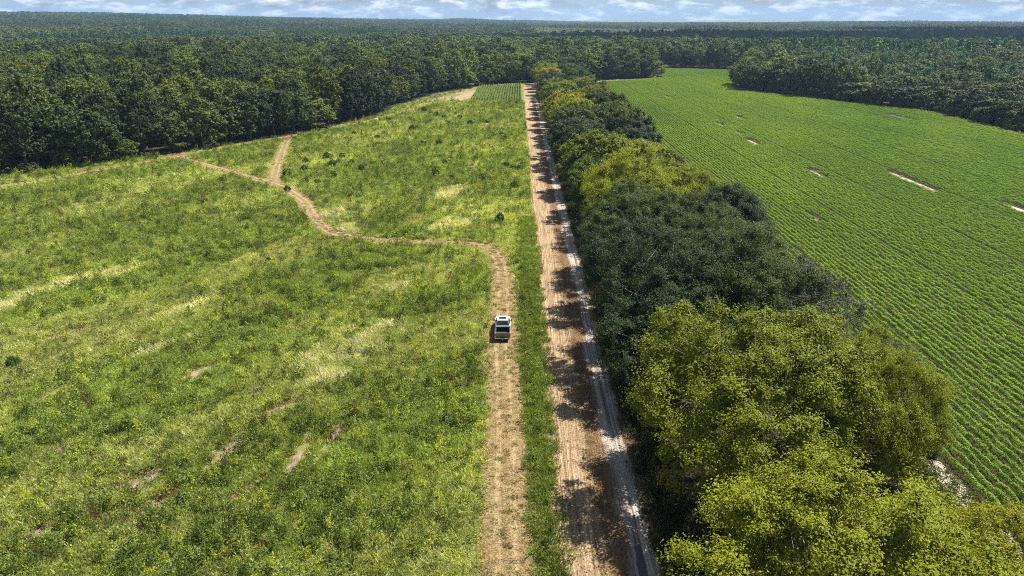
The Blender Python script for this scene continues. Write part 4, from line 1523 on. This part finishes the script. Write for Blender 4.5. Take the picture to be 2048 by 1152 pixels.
# cab: glasshouse with roof
Zb, Zt = 1.165, 1.86
B = [(-.93, -.60), (.93, -.60), (.93, 1.52), (-.93, 1.52)]
T = [(-.70, -.42), (.70, -.42), (.70, .78), (-.70, .78)]
loft('cab', [(-.60, .93, .93, 1.10, 1.17), (-.42, .925, .70, 1.10, Zt), (.78, .925, .70, 1.10, Zt), (1.52, .92, .90, 1.10, 1.19)], M_WHITE, truck, .03)
loft('roof', [(-.46, .70, .66, Zt - .03, Zt + .045), (.2, .71, .66, Zt - .03, Zt + .07), (.76, .70, .64, Zt - .03, Zt + .04)], M_WHITE, truck, .022)
box('sunroof', -.46, .46, -.10, .58, Zt + .055, Zt + .085, M_GLASS, truck, .012)


def lerp(a, b, f):
    return tuple(a[i] + (b[i] - a[i]) * f for i in range(3))


# panes stand 4 mm proud of the cab faces
rb = [(-.93, -.60, 1.17), (.93, -.60, 1.17), (.70, -.42, Zt), (-.70, -.42, Zt)]
quad('rear_window', [(-.78, -.600, 1.26), (.78, -.600, 1.26), (.63, -.452, 1.80), (-.63, -.452, 1.80)], M_GLASS, truck, .02)
box('brake_light', -.18, .18, -.475, -.44, Zt - .035, Zt + .01, M_RED, truck, .006)
quad('windscreen', [(.80, 1.46, 1.26), (-.80, 1.46, 1.26), (-.62, .86, 1.80), (.62, .86, 1.80)], M_GLASS, truck, .03)
for sx in (-1, 1):
    for (y0, y1, yt0, yt1) in ((-.32, .40, -.30, .38), (.46, 1.28, .44, .78)):
        q = [(sx * .905, y0, 1.25), (sx * .905, y1, 1.25), (sx * .735, yt1, 1.79), (sx * .735, yt0, 1.79)]
        quad('side_window', q if sx > 0 else q[::-1], M_GLASS, truck, .03)
    box('door_handle', min(sx * .985, sx * 1.02), max(sx * .985, sx * 1.02), -.20, -.04, 1.02, 1.06, M_BLACK, truck, .004)
    box('door_handle', min(sx * .985, sx * 1.02), max(sx * .985, sx * 1.02), .60, .76, 1.02, 1.06, M_BLACK, truck, .004)

# ------------------------------------------------------------------ the air
hz_me = bpy.data.meshes.new('haze')
bm = bmesh.new()
bmesh.ops.create_cube(bm, size=1)
zlo, zhi = -60.0, 230.0
for v in bm.verts:
    v.co = Vector((v.co.x * 27000, 6500 + v.co.y * 16600, (zlo + zhi) / 2 + v.co.z * (zhi - zlo)))
bm.to_mesh(hz_me)
bm.free()
hm = bpy.data.materials.new('haze_air')
hm.use_nodes = True
hm.node_tree.nodes.clear()
ho = hm.node_tree.nodes.new('ShaderNodeOutputMaterial')
hv = hm.node_tree.nodes.new('ShaderNodeVolumePrincipled')
hv.inputs['Color'].default_value = (0.40, 0.63, 0.95, 1)
hv.inputs['Density'].default_value = 0.00009
hv.inputs['Anisotropy'].default_value = 0.2
hm.node_tree.links.new(hv.outputs[0], ho.inputs['Volume'])
hz_me.materials.append(hm)
tag(link('haze', hz_me), 'thin pale blue summer haze over the whole landscape', 'haze', kind='stuff')

# ------------------------------------------------------------------ fair-weather clouds overhead, far above the haze
t = NT('cloud_white')
t.principled((0.85, 0.85, 0.86), 1.0, 0.0)
M_CLOUD = t.m
r = np.random.default_rng(900)


def cloud(x, y, rx, ry, label):
    bm = bmesh.new()
    for _ in range(26):
        a, q = r.uniform(0, 6.283), math.sqrt(r.random())
        s = (1.15 - q) * 0.30 * min(rx, ry) + 40
        m_ = Matrix.Translation((math.cos(a) * q * rx, math.sin(a) * q * ry, s * 0.35)) @ Matrix.Diagonal((s * 1.5, s * 1.3, s * .7, 1))
        bmesh.ops.create_icosphere(bm, subdivisions=3, radius=1.0, matrix=m_)
    for v in bm.verts:
        k_ = 1 + 0.22 * (float(vnoise(np.array([v.co.x / 60]), np.array([v.co.y / 60 + v.co.z / 45]), 4)[0]) - .5)
        v.co = Vector((v.co.x * k_, v.co.y * k_, max(v.co.z * k_, -12 + 0.02 * v.co.x)))
    me = bpy.data.meshes.new('cloud')
    bm.to_mesh(me)
    bm.free()
    me.materials.append(M_CLOUD)
    for p in me.polygons:
        p.use_smooth = True
    tag(link('cloud', me, None, (x, y, 1000.0)), label, None, 'cumulus clouds above the landscape', 'structure')


off_ = Vector((SUN_DIR.x, SUN_DIR.y)) / SUN_DIR.z * 1000.0
for (sx, sy, rx, ry, lab) in [(560, 1180, 620, 330, 'wide cumulus cloud shading the dark wood beyond the right field'),
                              (1500, 1750, 700, 420, 'cumulus cloud shading the wood at the far right'),
                              (350, 4100, 1900, 700, 'broad cumulus bank shading the far blue wood'),
                              (3200, 4600, 1600, 800, 'cumulus bank shading the far right horizon wood'),
                              (-900, 4900, 900, 500, 'cumulus cloud shading the far left ridge')]:
    cloud(sx + off_.x, sy + off_.y, rx, ry, lab)
